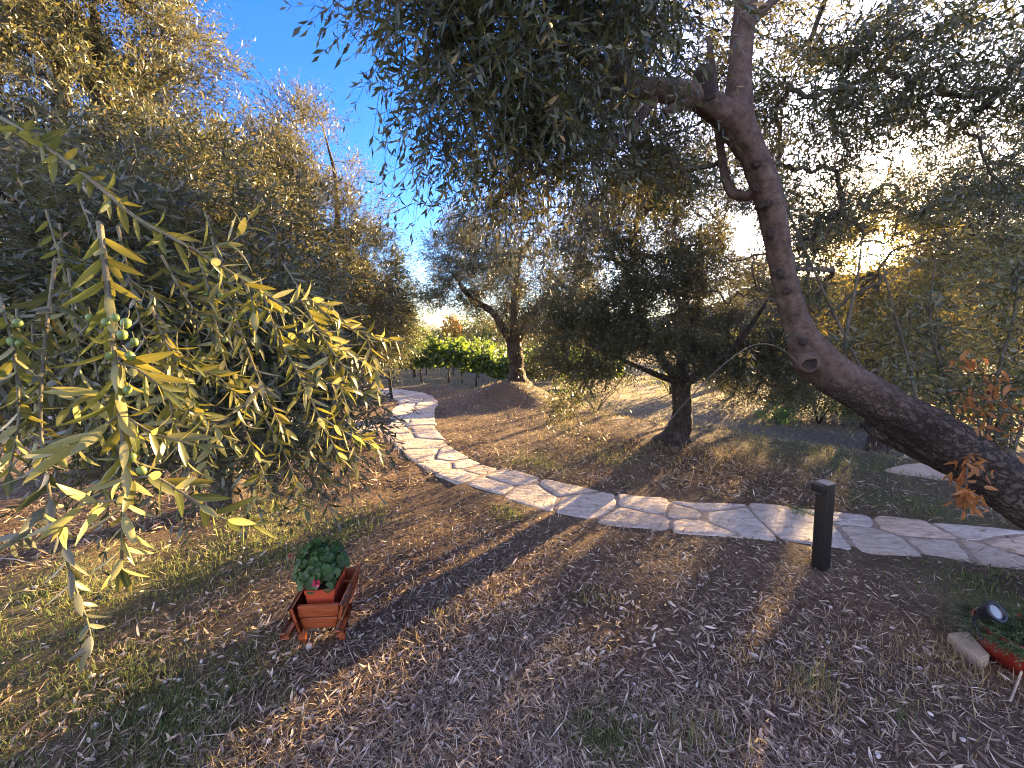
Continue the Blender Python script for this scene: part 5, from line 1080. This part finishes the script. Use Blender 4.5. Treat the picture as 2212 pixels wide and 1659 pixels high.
def grasses():
    rng = np.random.default_rng(22); m = MB(); dm = MB(); m2 = MB()
    def blades(mb, x, y, h, w, spread=.5):
        k = len(x); a = rng.uniform(0, 6.28, k); d = np.stack([np.cos(a) * spread * rng.random(k), np.sin(a) * spread * rng.random(k), np.ones(k)], 1)
        leaves(mb, np.stack([x, y, H(x, y) - .003], 1), d, np.stack([np.cos(a), np.sin(a), rng.random(k)], 1), h * rng.uniform(.4, 1.2, k), w * rng.uniform(.7, 1.2, k), 2, bend=rng.uniform(-.5, .6, k), fold=.3, shape=(np.array([0, .5, 1]), np.array([.4, .42, 0])))
    x, y = scatter(340000, 1.05, 12, rng); g = green_mask(x, y); cl = vnoise(np.stack([x * 9, y * 9, x * 0], 1), 5) * .5 + .5
    k = (rng.random(len(x)) < g * cl * 1.0) & ~path_mask(x, y); x, y = x[k], y[k]; dist = np.hypot(x, y); blades(m, x, y, .035 + .004 * dist, .0028 + .0009 * dist, 1.0)
    # weeds in the path joints and single tufts
    for (px, py, n, h) in ((1300, 1100, 40, .05), (1640, 1120, 30, .04), (1610, 1072, 30, .05), (1725, 1110, 120, .08), (1560, 1130, 30, .04), (1250, 1075, 20, .04), (905, 895, 20, .06), (1480, 1600, 60, .09), (1265, 1300, 40, .06), (1105, 1118, 60, .06), (1365, 1052, 30, .10), (1290, 1290, 30, .06), (1760, 1480, 40, .1), (1930, 1540, 70, .05), (960, 1330, 30, .05), (730, 1180, 90, .07), (640, 1195, 80, .05), (690, 1165, 70, .05), (1395, 1555, 30, .07), (1565, 1610, 30, .08), (2150, 1235, 50, .06), (2100, 1265, 50, .05)):
        g1 = G(px, py); x, y = g1[0] + rng.normal(size=n) * .045, g1[1] + rng.normal(size=n) * .045; blades(m, x, y, h, .0035, .8)
    tag(m.build('grass', M['grass']), 'short green grass and weeds in patches on the dry ground', 'grass', kind='stuff')
    for (px, py, n, h, r) in ((1740, 1480, 150, .07, .07), (1770, 1540, 90, .06, .06), (1705, 1500, 60, .06, .04), (1850, 1450, 150, .06, .14), (1960, 1430, 170, .06, .16), (2050, 1420, 160, .07, .12), (1595, 1425, 60, .05, .04), (1545, 1560, 50, .05, .05), (1255, 1290, 60, .05, .06), (1330, 1300, 50, .05, .05), (870, 1395, 90, .05, .10), (800, 1500, 80, .04, .08), (1490, 1590, 50, .08, .05), (2080, 1450, 120, .07, .12), (950, 1345, 50, .05, .05), (1560, 1620, 70, .06, .08), (860, 1640, 70, .05, .08),
            (1480, 990, 260, .07, .35), (1380, 985, 260, .07, .35), (1560, 985, 220, .07, .30), (1330, 950, 260, .07, .4), (1230, 940, 240, .07, .4), (1190, 905, 200, .08, .4), (1640, 985, 180, .06, .3)):
        g1 = G(px, py); x, y = g1[0] + rng.normal(size=n) * r, g1[1] + rng.normal(size=n) * r; k = ~path_mask(x, y); blades(dm, x[k], y[k], h, .0032 + .0006 * g1[1], .8)
    x, y = scatter(60000, 1.1, 9, rng); k = (vnoise(np.stack([x * 3, y * 3, x * 0], 1), 15) + rng.normal(size=60000) * .25 > .75) & ~path_mask(x, y); blades(dm, x[k], y[k], .035, .003, 1.1)
    # the dry field beyond the path
    x, y = scatter(42000, 4.5, 40, rng, power=.8); s = (x - .9) * .664 + (y - 8.1) * .747; k = (s > 0) & ~path_mask(x, y) & (x > -1.5) | (y > 12.2); x, y = x[k], y[k]; g_ = rng.random(len(x)) < .45; blades(m2, x[g_], y[g_], .04 + .002 * y[g_], .004 + .0011 * y[g_], .9); blades(dm, x[~g_], y[~g_], .04 + .002 * y[~g_], .004 + .0011 * y[~g_], .9)
    tag(m2.build('field_grass', M['fieldgrass']), 'grey green grass of the field beyond the path', 'grass', kind='stuff')
    tag(dm.build('dry_grass', M['drygrass']), 'tan tufts of dry grass on the earth and in the field', 'grass', kind='stuff')
grasses()
def pebbles():
    rng = np.random.default_rng(23); bm = bmesh.new(); bmesh.ops.create_icosphere(bm, subdivisions=2, radius=1); bm.verts.index_update(); V0 = np.array([v.co[:] for v in bm.verts]); F0 = np.array([[v.index for v in f.verts] for f in bm.faces]); bm.free()
    n = 1500; x, y = scatter(n, 1.05, 7, rng, power=.8); k = ~path_mask(x, y); x, y = x[k], y[k]; m = MB()
    for i in range(len(x)):
        s = .0025 + .010 * rng.random() ** 4; v = V0 * (1 + .25 * vnoise(V0 * 1.5, i)[:, None]) * s * rng.uniform(.6, 1.2, 3) * [1, 1, .7]; a = rng.uniform(0, 6.28); ca, sa = math.cos(a), math.sin(a)
        m.add(np.stack([v[:, 0] * ca - v[:, 1] * sa, v[:, 0] * sa + v[:, 1] * ca, v[:, 2]], 1) + [x[i], y[i], float(H(x[i], y[i])) + s * .3 + .006], F0)
    tag(m.build('pebbles', M['pebble']), 'small pale pebbles strewn over the ground', 'pebbles', kind='stuff')
pebbles()

# ------------------------------------------------------------------ evening haze
def haze():
    m, n, l = mat('evening_air'); v = n.new("ShaderNodeVolumePrincipled"); v.inputs['Color'].default_value = (.80, .88, 1, 1); v.inputs['Density'].default_value = .00008; v.inputs['Anisotropy'].default_value = .35
    o = n.new("ShaderNodeOutputMaterial"); l.new(v.outputs[0], o.inputs['Volume']); mb = MB(); box(mb, (0, 0, 61), (6600, 0, 0), (0, 6600, 0), (0, 0, 65)); tag(mb.build('haze', m, None, False), 'pale evening haze in the air', 'haze', kind='stuff')
haze()
